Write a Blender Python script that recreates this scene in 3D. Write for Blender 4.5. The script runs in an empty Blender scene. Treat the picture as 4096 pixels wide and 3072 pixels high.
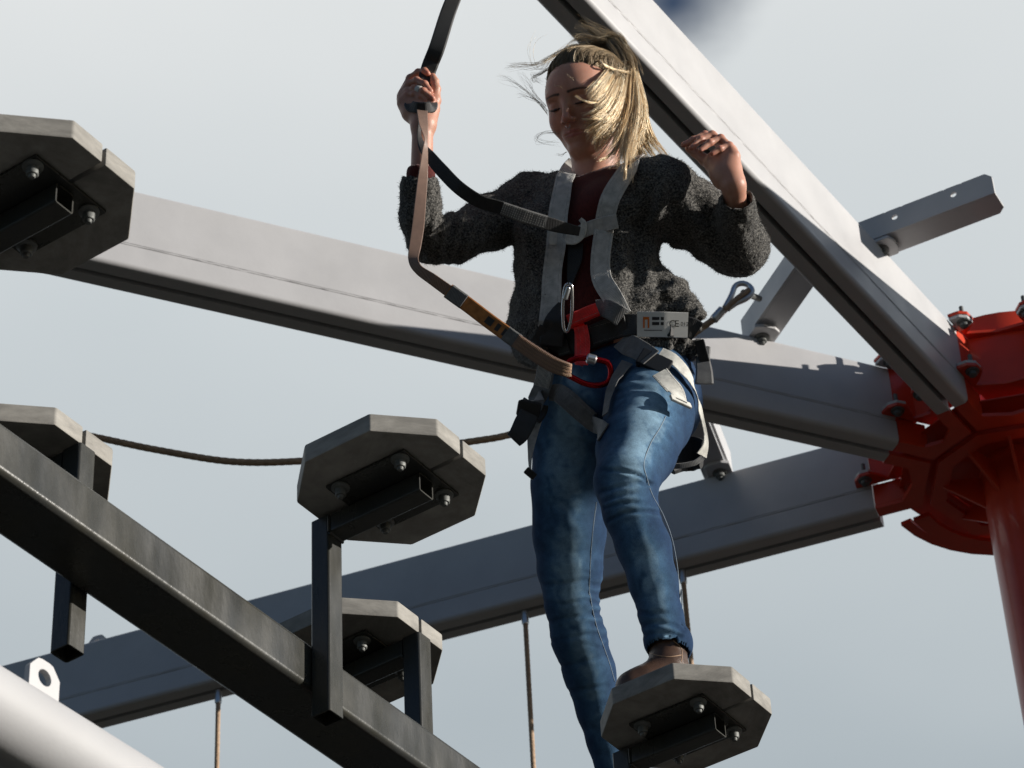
import bpy, bmesh, math, random
import numpy as np
from mathutils import Vector, Matrix
from mathutils.bvhtree import BVHTree
random.seed(7); RNG = np.random.default_rng(7)
R = math.radians
scene = bpy.context.scene
COL = scene.collection

# ------------------------------------------------------------------ camera
PITCH, ROLL, FPX = 0.6847, -0.0550, 12223.2          # tilt, roll, focal length in 4096-wide pixels
CAM = np.array([0.0, 0.0, 1.6])
_fw = np.array([0, math.cos(PITCH), math.sin(PITCH)]); _u = np.array([0, -math.sin(PITCH), math.cos(PITCH)])
_r = np.array([1.0, 0, 0])
RT = math.cos(ROLL) * _r + math.sin(ROLL) * _u
UP = -math.sin(ROLL) * _r + math.cos(ROLL) * _u
FW = _fw
cam_data = bpy.data.cameras.new('camera'); cam = bpy.data.objects.new('camera', cam_data); COL.objects.link(cam)
cam_data.sensor_width = 36.0; cam_data.lens = FPX / 4096 * 36.0
cam_data.clip_start = 0.1; cam_data.clip_end = 3000
cam.matrix_world = Matrix(((RT[0], UP[0], -FW[0], CAM[0]), (RT[1], UP[1], -FW[1], CAM[1]), (RT[2], UP[2], -FW[2], CAM[2]), (0, 0, 0, 1)))
scene.camera = cam
scene.cycles.diffuse_bounces = 8; scene.cycles.max_bounces = 14
cam_data.dof.use_dof = True; cam_data.dof.focus_distance = 5.9; cam_data.dof.aperture_fstop = 14

# ------------------------------------------------------------------ sky and sun
SUN_AZ, SUN_EL = R(-10), R(14)                         # azimuth from +x, towards -y is negative
SUN = np.array([math.cos(SUN_AZ) * math.cos(SUN_EL), math.sin(SUN_AZ) * math.cos(SUN_EL), math.sin(SUN_EL)])
world = bpy.data.worlds.new('World'); scene.world = world; world.use_nodes = True
nt = world.node_tree; nt.nodes.clear()
def N(t, ty, **k):
    n = t.nodes.new(ty)
    for a, b in k.items():
        if a in n.inputs: n.inputs[a].default_value = b
        else: setattr(n, a, b)
    return n
def L(t, a, b): t.links.new(a, b)
sky = N(nt, 'ShaderNodeTexSky', sky_type='NISHITA', sun_disc=False, sun_elevation=SUN_EL, sun_rotation=math.pi / 2 - SUN_AZ, air_density=1.0, dust_density=0.6)
skymul = N(nt, 'ShaderNodeMix', data_type='RGBA', blend_type='MULTIPLY'); skymul.inputs[0].default_value = 1; skymul.inputs[7].default_value = (0.76, 0.88, 1.08, 1)
L(nt, sky.outputs[0], skymul.inputs[6])
tc = N(nt, 'ShaderNodeTexCoord')
sep = N(nt, 'ShaderNodeSeparateXYZ'); L(nt, tc.outputs['Generated'], sep.inputs[0])
zc = N(nt, 'ShaderNodeMath', operation='MAXIMUM'); L(nt, sep.outputs[2], zc.inputs[0]); zc.inputs[1].default_value = 0.06
dx = N(nt, 'ShaderNodeMath', operation='DIVIDE'); L(nt, sep.outputs[0], dx.inputs[0]); L(nt, zc.outputs[0], dx.inputs[1])
dy = N(nt, 'ShaderNodeMath', operation='DIVIDE'); L(nt, sep.outputs[1], dy.inputs[0]); L(nt, zc.outputs[0], dy.inputs[1])
cmb = N(nt, 'ShaderNodeCombineXYZ'); L(nt, dx.outputs[0], cmb.inputs[0]); L(nt, dy.outputs[0], cmb.inputs[1])
mp = N(nt, 'ShaderNodeMapping'); mp.inputs['Location'].default_value = (3.1, 7.4, 0.0); L(nt, cmb.outputs[0], mp.inputs[0])
def MA(op, a, b=None, c=None):
    n = N(nt, 'ShaderNodeMath', operation=op)
    for i, v in enumerate((a, b, c)):
        if v is None: continue
        if isinstance(v, (int, float)): n.inputs[i].default_value = v
        else: L(nt, v, n.inputs[i])
    return n.outputs[0]
n1 = N(nt, 'ShaderNodeTexNoise', Scale=1.5, Detail=7.0, Roughness=0.58); L(nt, mp.outputs[0], n1.inputs['Vector'])
# a bank of thin cloud ahead, broken towards the open sky behind; one blue gap in it
_px, _fp = 4096 / 2212, FPX
def _dir(x, y):
    d = FW + RT * (x * _px - 2048) / _fp - UP * (y * _px - 1536) / _fp; return d / np.linalg.norm(d)
gd = _dir(1455, 8)
dist = N(nt, 'ShaderNodeVectorMath', operation='DISTANCE'); L(nt, tc.outputs['Generated'], dist.inputs[0]); dist.inputs[1].default_value = gd
gap = MA('MULTIPLY', MA('SMOOTH_MAX', MA('SUBTRACT', 1.0, MA('DIVIDE', dist.outputs['Value'], 0.054)), 0.0, 0.3), 0.52)
dens = MA('SUBTRACT', MA('ADD', MA('MULTIPLY', n1.outputs[0], 1.25), MA('MULTIPLY', sep.outputs[1], 0.62)), gap)
cover = N(nt, 'ShaderNodeMapRange', interpolation_type='SMOOTHSTEP'); L(nt, dens, cover.inputs[0])
cover.inputs[1].default_value = 0.56; cover.inputs[2].default_value = 0.94
n2 = N(nt, 'ShaderNodeTexNoise', Scale=1.6, Detail=4.0, Roughness=0.45); L(nt, mp.outputs[0], n2.inputs['Vector'])
elev = MA('ADD', sep.outputs[2], MA('MULTIPLY', MA('SUBTRACT', n2.outputs[0], 0.5), 0.16))
cl = N(nt, 'ShaderNodeValToRGB'); L(nt, elev, cl.inputs[0])
cl.color_ramp.elements[0].position = 0.52; cl.color_ramp.elements[0].color = (0.40, 0.46, 0.50, 1)
cl.color_ramp.elements[1].position = 0.76; cl.color_ramp.elements[1].color = (0.86, 0.87, 0.865, 1)
e_ = cl.color_ramp.elements.new(0.63); e_.color = (0.60, 0.65, 0.675, 1)
bg1 = N(nt, 'ShaderNodeBackground', Strength=0.05); L(nt, skymul.outputs[2], bg1.inputs[0])
bg2 = N(nt, 'ShaderNodeBackground', Strength=0.84); L(nt, cl.outputs[0], bg2.inputs[0])
mx = N(nt, 'ShaderNodeMixShader'); L(nt, cover.outputs[0], mx.inputs[0]); L(nt, bg1.outputs[0], mx.inputs[1]); L(nt, bg2.outputs[0], mx.inputs[2])
wo = N(nt, 'ShaderNodeOutputWorld'); L(nt, mx.outputs[0], wo.inputs[0])
sl = bpy.data.lights.new('sun', 'SUN'); sl.energy = 5.0; sl.angle = R(0.5); sl.color = (1.0, 0.945, 0.865)
so = bpy.data.objects.new('sun', sl); COL.objects.link(so); so.location = (8, -2, 12)
so.rotation_euler = Vector(SUN).to_track_quat('Z', 'Y').to_euler()
vs = scene.view_settings; vs.view_transform = 'Standard'; vs.look = 'None'; vs.gamma = 1; vs.use_curve_mapping = False; vs.exposure = 0.22

# ------------------------------------------------------------------ helpers
PX = 4096 / 2212.0                                     # design coordinates are 2212 px wide
def ray(x, y):
    d = FW + RT * (x * PX - 2048) / FPX - UP * (y * PX - 1536) / FPX
    return d
def at(x, y, Y):                                       # point seen at x, y standing Y metres in front
    d = ray(x, y); return CAM + d * (Y / d[1])
def atz(x, y, Z):
    d = ray(x, y); return CAM + d * ((Z - CAM[2]) / d[2])
def project(P):
    q = np.asarray(P, float) - CAM; z = q @ FW
    return np.stack([(2048 + FPX * (q @ RT) / z) / PX, (1536 - FPX * (q @ UP) / z) / PX], -1)
def pxm(P):                                            # metres per design pixel at point P
    return ((np.asarray(P) - CAM) @ FW) / (FPX / PX)
def nrm(v): v = np.asarray(v, float); return v / (np.linalg.norm(v) + 1e-12)

class MB:
    """collects shapes for one mesh"""
    def __init__(s): s.v = []; s.f = []; s.n = 0; s.c = []
    def add(s, v, f):
        v = np.asarray(v, float).reshape(-1, 3); o = s.n; s.v.append(v); s.n += len(v)
        s.f += [tuple(int(i) + o for i in q) for q in f]; return s
    def box(s, c, h, ax=None, bevel=0.0):
        """centre, half sizes, axes; bevel chamfers the edges"""
        ax = np.eye(3) if ax is None else np.asarray(ax, float); h = np.asarray(h, float)
        bm = bmesh.new(); bmesh.ops.create_cube(bm, size=2)
        for v in bm.verts: v.co = Vector((v.co.x * h[0], v.co.y * h[1], v.co.z * h[2]))
        if bevel: bmesh.ops.bevel(bm, geom=bm.edges[:], offset=bevel, segments=2, affect='EDGES', profile=0.5)
        return s.frombm(bm, np.asarray(c, float), ax)
    def frombm(s, bm, c=np.zeros(3), ax=np.eye(3)):
        bm.verts.index_update(); V = np.array([v.co[:] for v in bm.verts]) @ ax + c
        F = [[v.index for v in f.verts] for f in bm.faces]; bm.free(); return s.add(V, F)
    def prism(s, poly, z0, z1, o=np.zeros(3), ax=np.eye(3), bevel=0.0, seg=2):
        """polygon (2d) in the first two axes, extruded along the third"""
        bm = bmesh.new(); lo = [bm.verts.new((p[0], p[1], z0)) for p in poly]; hi = [bm.verts.new((p[0], p[1], z1)) for p in poly]
        n = len(poly); bm.faces.new(lo[::-1]); bm.faces.new(hi)
        for i in range(n): bm.faces.new((lo[i], lo[(i + 1) % n], hi[(i + 1) % n], hi[i]))
        bmesh.ops.recalc_face_normals(bm, faces=bm.faces[:])
        if bevel: bmesh.ops.bevel(bm, geom=bm.edges[:], offset=bevel, segments=seg, affect='EDGES', profile=0.5)
        return s.frombm(bm, np.asarray(o, float), np.asarray(ax, float))
    def tube(s, pts, r, n=10, cap=True, up=None):
        pts = np.asarray(pts, float); m = len(pts); r = np.broadcast_to(np.asarray(r, float), (m,))
        T = np.gradient(pts, axis=0); T /= np.linalg.norm(T, axis=1)[:, None] + 1e-12
        u = np.array([0, 0, 1.0]) if up is None else np.asarray(up, float)
        if abs(T[0] @ u) > 0.95: u = np.array([1.0, 0, 0])
        a = nrm(np.cross(T[0], u)); V = []
        for i in range(m):
            a = nrm(a - T[i] * (a @ T[i])); b = np.cross(T[i], a)
            for k in range(n):
                t = 2 * math.pi * k / n; V.append(pts[i] + r[i] * (a * math.cos(t) + b * math.sin(t)))
        F = [(i * n + k, i * n + (k + 1) % n, (i + 1) * n + (k + 1) % n, (i + 1) * n + k) for i in range(m - 1) for k in range(n)]
        if cap: F += [tuple(range(n))[::-1], tuple((m - 1) * n + k for k in range(n))]
        return s.add(V, F)
    def lathe(s, prof, o, axis, n=16):
        """profile (radius, height) turned round axis through o"""
        axis = nrm(axis); a = nrm(np.cross(axis, (0.3, 0.9, 0.1))); b = np.cross(axis, a); V = []
        for r, h in prof:
            for k in range(n):
                t = 2 * math.pi * k / n; V.append(np.asarray(o) + axis * h + r * (a * math.cos(t) + b * math.sin(t)))
        F = [(i * n + k, i * n + (k + 1) % n, (i + 1) * n + (k + 1) % n, (i + 1) * n + k) for i in range(len(prof) - 1) for k in range(n)]
        F += [tuple(range(n))[::-1], tuple((len(prof) - 1) * n + k for k in range(n))]
        return s.add(V, F)
    def ribbon(s, pts, side, nor, w, t):
        """flat strap along pts; side and nor are unit vectors per point"""
        pts = np.asarray(pts); m = len(pts); w = np.broadcast_to(w, (m,)); V = []
        for i in range(m):
            a = side[i] * w[i] / 2; b = nor[i] * t / 2
            e = side[i] * min(t * 0.5, w[i] * .1)
            V += [pts[i] - a + b * .35, pts[i] - a + e + b, pts[i] + b * 1.03, pts[i] + a - e + b, pts[i] + a + b * .35, pts[i] + a - b * .35, pts[i] + a - e - b, pts[i] - b * 1.03, pts[i] - a + e - b, pts[i] - a - b * .35]
        k = 10
        F = [(i * k + j, i * k + (j + 1) % k, (i + 1) * k + (j + 1) % k, (i + 1) * k + j) for i in range(m - 1) for j in range(k)]
        F += [tuple(range(k))[::-1], tuple((m - 1) * k + j for j in range(k))]
        return s.add(V, F)
    def mesh(s, name, smooth=None):
        me = bpy.data.meshes.new(name); me.from_pydata(np.concatenate(s.v).tolist(), [], s.f); me.validate()
        bm = bmesh.new(); bm.from_mesh(me); bmesh.ops.recalc_face_normals(bm, faces=bm.faces[:]); bm.to_mesh(me); bm.free()
        if smooth is not None:
            me.polygons.foreach_set('use_smooth', [True] * len(me.polygons)); me.set_sharp_from_angle(angle=R(smooth))
        return me

ORG = {}
def thing(name, label, cat, loc=(0, 0, 0), rz=0.0, group=None):
    o = bpy.data.objects.new(name, None); COL.objects.link(o); o.empty_display_size = 0.1
    o.location = [float(x) for x in loc]; o.rotation_euler = (0, 0, rz); o['label'] = label; o['category'] = cat
    if group: o['group'] = group
    ORG[o] = np.asarray(loc, float); return o
def part(name, mb, mat, parent, smooth=35, label=None, local=False):
    """one mesh under its thing; coordinates are world unless local"""
    if isinstance(mb, MB):
        if not local and parent is not None:
            off = ORG[parent]; mb.v = [v - off for v in mb.v]
        me = mb.mesh(name, smooth)
    else: me = mb
    me.materials.clear(); me.materials.append(mat)
    o = bpy.data.objects.new(name, me); COL.objects.link(o)
    if isinstance(mb, MB) and smooth is not None:        # keep broad faces flat beside their rounded edges
        wn = o.modifiers.new('weighted', 'WEIGHTED_NORMAL'); wn.keep_sharp = True; wn.weight = 100
    if parent is not None: o.parent = parent; ORG[o] = ORG[parent]
    else: ORG[o] = np.zeros(3)
    if label: o['label'] = label
    return o
def single(name, mb, mat, label, cat, group=None, smooth=35):
    o = part(name, mb, mat, None, smooth); o['label'] = label; o['category'] = cat
    if group: o['group'] = group
    return o
def dup(root, loc, rz, label, group=None):
    r = root.copy(); COL.objects.link(r); r.location = [float(x) for x in loc]; r.rotation_euler = (0, 0, rz); r['label'] = label
    if group: r['group'] = group
    ORG[r] = np.asarray(loc, float)
    for ch in list(root.children):
        c = ch.copy(); COL.objects.link(c); c.parent = r
        for g in ch.children:
            d = g.copy(); COL.objects.link(d); d.parent = c
    return r
def spline(P, n=60):
    """Catmull-Rom through the points"""
    P = np.asarray(P, float); m = len(P)
    Q = np.vstack([2 * P[0] - P[1], P, 2 * P[-1] - P[-2]]); ts = np.linspace(0, m - 1 - 1e-9, n); out = []
    for t in ts:
        i = int(t); u = t - i; a, b, c, d = Q[i:i + 4]
        out.append(0.5 * (2 * b + (c - a) * u + (2 * a - 5 * b + 4 * c - d) * u * u + (3 * b - a - 3 * c + d) * u ** 3))
    return np.array(out)

# ------------------------------------------------------------------ materials
def mat(name, col, rough=0.5, metal=0.0, spec=0.5, var=0.0, vscale=8.0, bump=0.0, bscale=200.0, stretch=(1, 1, 1), col2=None, sss=0.0, sheen=0.0, coat=0.0, rvar=0.0, trans=0.0):
    m = bpy.data.materials.new(name); m.use_nodes = True; t = m.node_tree; b = t.nodes['Principled BSDF']
    b.inputs['Base Color'].default_value = (*col, 1); b.inputs['Roughness'].default_value = rough; b.inputs['Metallic'].default_value = metal
    b.inputs['Specular IOR Level'].default_value = spec; b.inputs['Coat Weight'].default_value = coat; b.inputs['Sheen Weight'].default_value = sheen
    if sss:
        b.inputs['Subsurface Weight'].default_value = sss; b.inputs['Subsurface Radius'].default_value = (0.012, 0.004, 0.002); b.inputs['Subsurface Scale'].default_value = 1.0
    tcn = N(t, 'ShaderNodeTexCoord'); mpn = N(t, 'ShaderNodeMapping'); mpn.inputs['Scale'].default_value = stretch; L(t, tcn.outputs['Object'], mpn.inputs[0])
    if var or col2:
        nz = N(t, 'ShaderNodeTexNoise', Scale=vscale, Detail=8.0, Roughness=0.62); L(t, mpn.outputs[0], nz.inputs['Vector'])
        rp = N(t, 'ShaderNodeValToRGB'); L(t, nz.outputs[0], rp.inputs[0])
        c2 = col2 if col2 else tuple(c * (1 - var) for c in col)
        c1 = col if col2 else tuple(min(1, c * (1 + var)) for c in col)
        rp.color_ramp.elements[0].position = 0.32; rp.color_ramp.elements[0].color = (*c2, 1)
        rp.color_ramp.elements[1].position = 0.68; rp.color_ramp.elements[1].color = (*c1, 1)
        L(t, rp.outputs[0], b.inputs['Base Color'])
    if rvar:
        nr = N(t, 'ShaderNodeTexNoise', Scale=vscale * 2.3, Detail=6.0); L(t, mpn.outputs[0], nr.inputs['Vector'])
        mr = N(t, 'ShaderNodeMapRange'); L(t, nr.outputs[0], mr.inputs[0]); mr.inputs[1].default_value = 0.3; mr.inputs[2].default_value = 0.7
        mr.inputs[3].default_value = max(0.02, rough - rvar); mr.inputs[4].default_value = min(1, rough + rvar); L(t, mr.outputs[0], b.inputs['Roughness'])
    if bump:
        nb = N(t, 'ShaderNodeTexNoise', Scale=bscale, Detail=5.0, Roughness=0.6); L(t, mpn.outputs[0], nb.inputs['Vector'])
        bp = N(t, 'ShaderNodeBump', Strength=bump, Distance=0.002); L(t, nb.outputs[0], bp.inputs['Height']); L(t, bp.outputs[0], b.inputs['Normal'])
    return m
M = {}
M['grey'] = mat('grey_paint', (0.49, 0.485, 0.49), 0.42, var=0.07, vscale=4, bump=0.12, bscale=90, rvar=0.08)
M['galv'] = mat('bolt_zinc', (0.13, 0.135, 0.13), 0.55, 0.3, var=0.2, vscale=60, bump=0.2)
M['red'] = mat('red_paint', (0.60, 0.048, 0.014), 0.36, var=0.10, vscale=5, bump=0.08, bscale=80, coat=0.2)
M['dark'] = mat('dark_steel', (0.030, 0.032, 0.032), 0.32, col2=(0.040, 0.038, 0.029), vscale=9, bump=0.22, bscale=160, rvar=0.10, stretch=(1, 1, 0.35))
M['plank'] = mat('step_board', (0.31, 0.295, 0.267), 0.74, var=0.16, vscale=26, bump=0.16, bscale=230, stretch=(1.0, 1.0, 2.5))
M['pale'] = mat('pale_grey_paint', (0.42, 0.42, 0.43), 0.6, var=0.05, vscale=4, bump=0.1, bscale=120)
_t = M['plank'].node_tree; _oi = N(_t, 'ShaderNodeObjectInfo'); _mp = [n for n in _t.nodes if n.type == 'MAPPING'][0]; _sc = N(_t, 'ShaderNodeVectorMath', operation='SCALE'); _sc.inputs['Scale'].default_value = 7.0
_cb = N(_t, 'ShaderNodeCombineXYZ'); [L(_t, _oi.outputs['Random'], _cb.inputs[i]) for i in range(3)]; L(_t, _cb.outputs[0], _sc.inputs[0]); L(_t, _sc.outputs[0], _mp.inputs['Location'])
_w = N(_t, 'ShaderNodeTexNoise', Scale=5.0, Detail=9.0, Roughness=0.75, Distortion=1.2); L(_t, _mp.outputs[0], _w.inputs['Vector']); _wr = N(_t, 'ShaderNodeMapRange'); L(_t, _w.outputs[0], _wr.inputs[0]); _wr.inputs[1].default_value = .35; _wr.inputs[2].default_value = .62; _wr.inputs[3].default_value = .62; _wr.inputs[4].default_value = 1.05
_b = _t.nodes['Principled BSDF']; _src = _b.inputs['Base Color'].links[0].from_socket; _mm = N(_t, 'ShaderNodeMix', data_type='RGBA', blend_type='MULTIPLY'); _mm.inputs[0].default_value = 1; L(_t, _src, _mm.inputs[6]); L(_t, _wr.outputs[0], _mm.inputs[7]); L(_t, _mm.outputs[2], _b.inputs['Base Color'])
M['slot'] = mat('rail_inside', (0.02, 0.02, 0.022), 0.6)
M['rope'] = mat('rope_fibre', (0.40, 0.275, 0.18), 0.75, var=0.25, vscale=90, bump=0.6, bscale=600)
M['alu'] = mat('aluminium', (0.62, 0.63, 0.64), 0.32, 0.9, var=0.1, vscale=40)
M['ground'] = mat('ground_mulch', (0.017, 0.016, 0.014), 0.95, col2=(0.011, 0.013, 0.008), vscale=0.6, bump=0.5, bscale=20)

# ------------------------------------------------------------------ the ground
g = MB(); g.add([(-900, -900, 0), (900, -900, 0), (900, 900, 0), (-900, 900, 0)], [(0, 1, 2, 3)])
go = part('ground', g, M['ground'], None); go['kind'] = 'structure'

# ------------------------------------------------------------------ overhead beams
H = 5.75 + CAM[2]                                      # underside of the rails
HUB = np.array([0.2745 * 5.75, 1.3335 * 5.75, 0.0])
BH = 0.300; BW = 0.057; SEAM = 0.086
def beam_profile():
    """rail welded under a rectangular tube, slot open at the bottom; (across, up)"""
    def arc(cx, cy, r, a0, a1, n=4): return [(cx + r * math.cos(R(a0 + (a1 - a0) * i / n)), cy + r * math.sin(R(a0 + (a1 - a0) * i / n))) for i in range(n + 1)]
    w = BW; p = []
    p += [(0.009, 0.050), (0.009, 0.0)]
    p += arc(w - 0.016, 0.016, 0.016, -90, 0)
    p += [(w, SEAM - 0.004), (w - 0.0045, SEAM - 0.001), (w - 0.0045, SEAM + 0.002), (w, SEAM + 0.006)]
    p += arc(w - 0.014, BH - 0.014, 0.014, 0, 90)
    return p + [(-x, y) for x, y in p[::-1]]
def beam(name, ang, r0, r1, label, origin=HUB, z=None, lugs=()):
    z = H if z is None else z
    d = np.array([math.cos(ang), math.sin(ang), 0.0]); s = np.array([-d[1], d[0], 0.0]); base = np.array([*origin[:2], z])
    t = thing(name, label, 'beam', base + d * r0, group='steel rail beams meeting at the red hub' if origin is HUB else None)
    m = MB(); pr = beam_profile(); m.prism(pr, r0, r1, base, (s, (0, 0, 1.0), d)); part('box_section', m, M['grey'], t, 40)
    for sg in (1, -1):                                 # lumpy weld bead along the seam
        n = int((r1 - r0) / 0.02); q = np.linspace(r0 + .002, r1, n)
        pts = base + d * q[:, None] + s * (sg * (BW - 0.0028)) + np.array([0, 0, SEAM + 0.001]) + RNG.normal(0, 0.0004, (n, 3))
        part('weld_bead', MB().tube(pts, 0.0030 + np.abs(RNG.normal(0, 0.0008, n)), 6), M['grey'], t, 60)
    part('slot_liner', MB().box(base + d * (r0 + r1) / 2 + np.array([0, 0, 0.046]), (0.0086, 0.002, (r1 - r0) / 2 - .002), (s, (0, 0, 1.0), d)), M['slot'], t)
    for lr, side in lugs: lug(t, base + d * lr + np.array([0, 0, BH]), d, s)
    return t
def lug(t, c, d, s, sz=0.036, low=0.01):
    """upright lug plate with a hole, welded on top of a beam"""
    m = MB(); o = [(-sz, -low), (sz, -low), (sz, sz * 0.9), (sz * 0.45, sz * 1.55), (-sz * 0.45, sz * 1.55), (-sz, sz * 0.9)]
    ring_plate(m, o, (0, sz * 0.62), sz * 0.44, 0.010, c, d, np.array([0, 0, 1.0])); part('lug_plate', m, M['grey'], t, 30)
def ring_plate(m, outline, hc, hr, th, c, ax, ay, n=24):
    """plate with one round hole"""
    az = np.cross(ax, ay); hole = [(hc[0] + hr * math.cos(2 * math.pi * k / n), hc[1] + hr * math.sin(2 * math.pi * k / n)) for k in range(n)]
    out = []
    for x, y in hole:                                  # outline hit by the ray from the hole's centre
        dx_, dy_ = x - hc[0], y - hc[1]; best = 1e9
        for i in range(len(outline)):
            (x0, y0), (x1, y1) = outline[i], outline[(i + 1) % len(outline)]; ex, ey = x1 - x0, y1 - y0
            den = dx_ * ey - dy_ * ex
            if abs(den) < 1e-12: continue
            tt = ((x0 - hc[0]) * ey - (y0 - hc[1]) * ex) / den; u = ((x0 - hc[0]) * dy_ - (y0 - hc[1]) * dx_) / den
            if tt > 0 and -1e-6 <= u <= 1 + 1e-6: best = min(best, tt)
        out.append((hc[0] + dx_ * best, hc[1] + dy_ * best))
    V = []
    for zz in (-th / 2, th / 2):
        for x, y in hole + out: V.append(np.asarray(c) + ax * x + ay * y + az * zz)
    F = []
    for k in range(n):
        j = (k + 1) % n
        F += [(k, j, n + j, n + k), (2 * n + k, 3 * n + k, 3 * n + j, 2 * n + j), (k, 2 * n + k, 2 * n + j, j), (n + k, n + j, 3 * n + j, 3 * n + k)]
    m.add(V, F)
A1, A2, A3 = R(57.35 + 180), R(24.02 + 180), R(-19.25 + 180)
b1 = beam('rail_beam', A1, 0.463, 9.0, 'bright sunlit grey steel beam slanting behind the head to the upper edge')
b2 = beam('rail_beam', A2, 0.463, 7.0, 'grey steel beam running from the left behind the waist to the red hub')
b3 = beam('rail_beam', A3, 0.463, 8.0, 'shaded grey steel beam, lowest of those behind the legs', lugs=((3.245, 0),))
b3.children  # lug sits on the far left end of this beam
# round pipe close to the camera, bottom left corner
q0, q1 = atz(-50, 1524, 2.3 + 1.6), atz(310, 1743, 2.3 + 1.6); pd = nrm(q1 - q0)
nb = thing('near_pipe', 'pale round pipe with a holed lug crossing the bottom left corner', 'pipe', q0)
m = MB(); m.tube(np.array([q0 + pd * t for t in np.linspace(-1.5, 2.2, 12)]), 0.062, 64); part('pipe', m, M['pale'], nb, 60)
lc = q0 + pd * 0.120 + np.array([0, 0, 0.086]); lug(nb, lc, pd, None, 0.030, 0.035)
# ------------------------------------------------------------------ red hub on its pole
def bolt(c, axis, r=0.016, stud=0.03, back=0.0):
    """washer, hexagon nut and stud turned as one piece"""
    axis = nrm(axis); a = nrm(np.cross(axis, (0.3, 0.9, 0.1))); b = np.cross(axis, a); V = []; n = 18
    prof = ([(r * .5, -back, 0), (r * .5, -0.0005, 0)] if back else []) + [(r * 1.55, 0, 0), (r * 1.55, 0.003, 0), (r * 1.2, 0.0055, 0), (r, 0.006, 1), (r, 0.016, 1), (r * .82, 0.0185, 1), (r * .56, 0.0186, 0), (r * .56, stud, 0), (r * .4, stud + .003, 0)]
    for rr_, h, hx in prof:
        for k in range(n):
            t = 2 * math.pi * k / n; q_ = rr_ * (0.90 / math.cos((t + math.pi / 6) % (math.pi / 3) - math.pi / 6) if hx else 1.0)
            V.append(np.asarray(c) + axis * h + q_ * (a * math.cos(t) + b * math.sin(t)))
    F = [(i * n + k, i * n + (k + 1) % n, (i + 1) * n + (k + 1) % n, (i + 1) * n + k) for i in range(len(prof) - 1) for k in range(n)]
    F += [tuple(range(n))[::-1], tuple((len(prof) - 1) * n + k for k in range(n))]; return MB().add(V, F)
hub = thing('hub_post', 'red steel post with bolted hub joining the grey beams', 'post', (HUB[0], HUB[1], 0))
part('post', MB().lathe([(0.125, 0), (0.125, H - 0.02), (0.122, H + 0.33)], HUB, (0, 0, 1), 48), M['red'], hub, 40)
A4 = R(-78)
arms = [A1, A2, A3, A4]
angs = sorted(a % (2 * math.pi) for a in [A1, A2, A3, A4, R(116), R(71), R(26), R(-19 - 14)])
def pol(r, a): return np.array([HUB[0] + r * math.cos(a), HUB[1] + r * math.sin(a), 0.0])
def ring_band(m, ri, ro, z0, z1, al=None, closed=True):
    al = angs if al is None else al; n = len(al); V = []
    for a in al:
        for r_, z_ in ((ri, z0), (ro, z0), (ro, z1), (ri, z1)): V.append(pol(r_, a) + np.array([0, 0, z_]))
    F = []
    for i in range(n if closed else n - 1):
        j = (i + 1) % n
        for k in range(4): F.append((i * 4 + k, i * 4 + (k + 1) % 4, j * 4 + (k + 1) % 4, j * 4 + k))
    if not closed: F += [(0, 1, 2, 3), tuple((n - 1) * 4 + k for k in (3, 2, 1, 0))]
    m.add(V, F)
circ = [2 * math.pi * k / 48 for k in range(48)]
m = MB(); ring_band(m, 0.245, 0.296, H + 0.001, H + 0.016); part('inner_guide', m, M['red'], hub, 30)
m = MB(); ring_band(m, 0.120, 0.250, H + 0.060, H + 0.066); part('inner_floor', m, M['red'], hub, 30)
m = MB(); ring_band(m, 0.392, 0.404, H + 0.109, H + 0.3025); part('drum_wall', m, M['red'], hub, 30)
m = MB(); ring_band(m, 0.251, 0.398, H + 0.056, H + 0.0605); part('groove_roof', m, M['red'], hub, 30)
m = MB(); ring_band(m, 0.345, 0.360, H + 0.318, H + 0.400, circ); part('top_rim', m, M['red'], hub, 40)
m = MB(); ring_band(m, 0.318, 0.372, H + 0.0015, H + 0.016, list(np.linspace(A3 % (2 * math.pi) - R(9), R(15), 14)), False); part('outer_guide', m, M['red'], hub, 30)
m = MB(); ring_band(m, 0.395, 0.430, H + 0.030, H + 0.044, list(np.linspace(A3 % (2 * math.pi) - R(14), R(15), 14)), False); part('back_rail', m, M['red'], hub, 30)
pairs = [(A4 % (2 * math.pi) - 2 * math.pi, None)]
seq = [A3 % (2 * math.pi), A2 % (2 * math.pi), A1 % (2 * math.pi), A4 % (2 * math.pi)]
c0 = np.array([HUB[0], HUB[1], 0]); w0, w1 = 0.010, BW - .001
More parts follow.
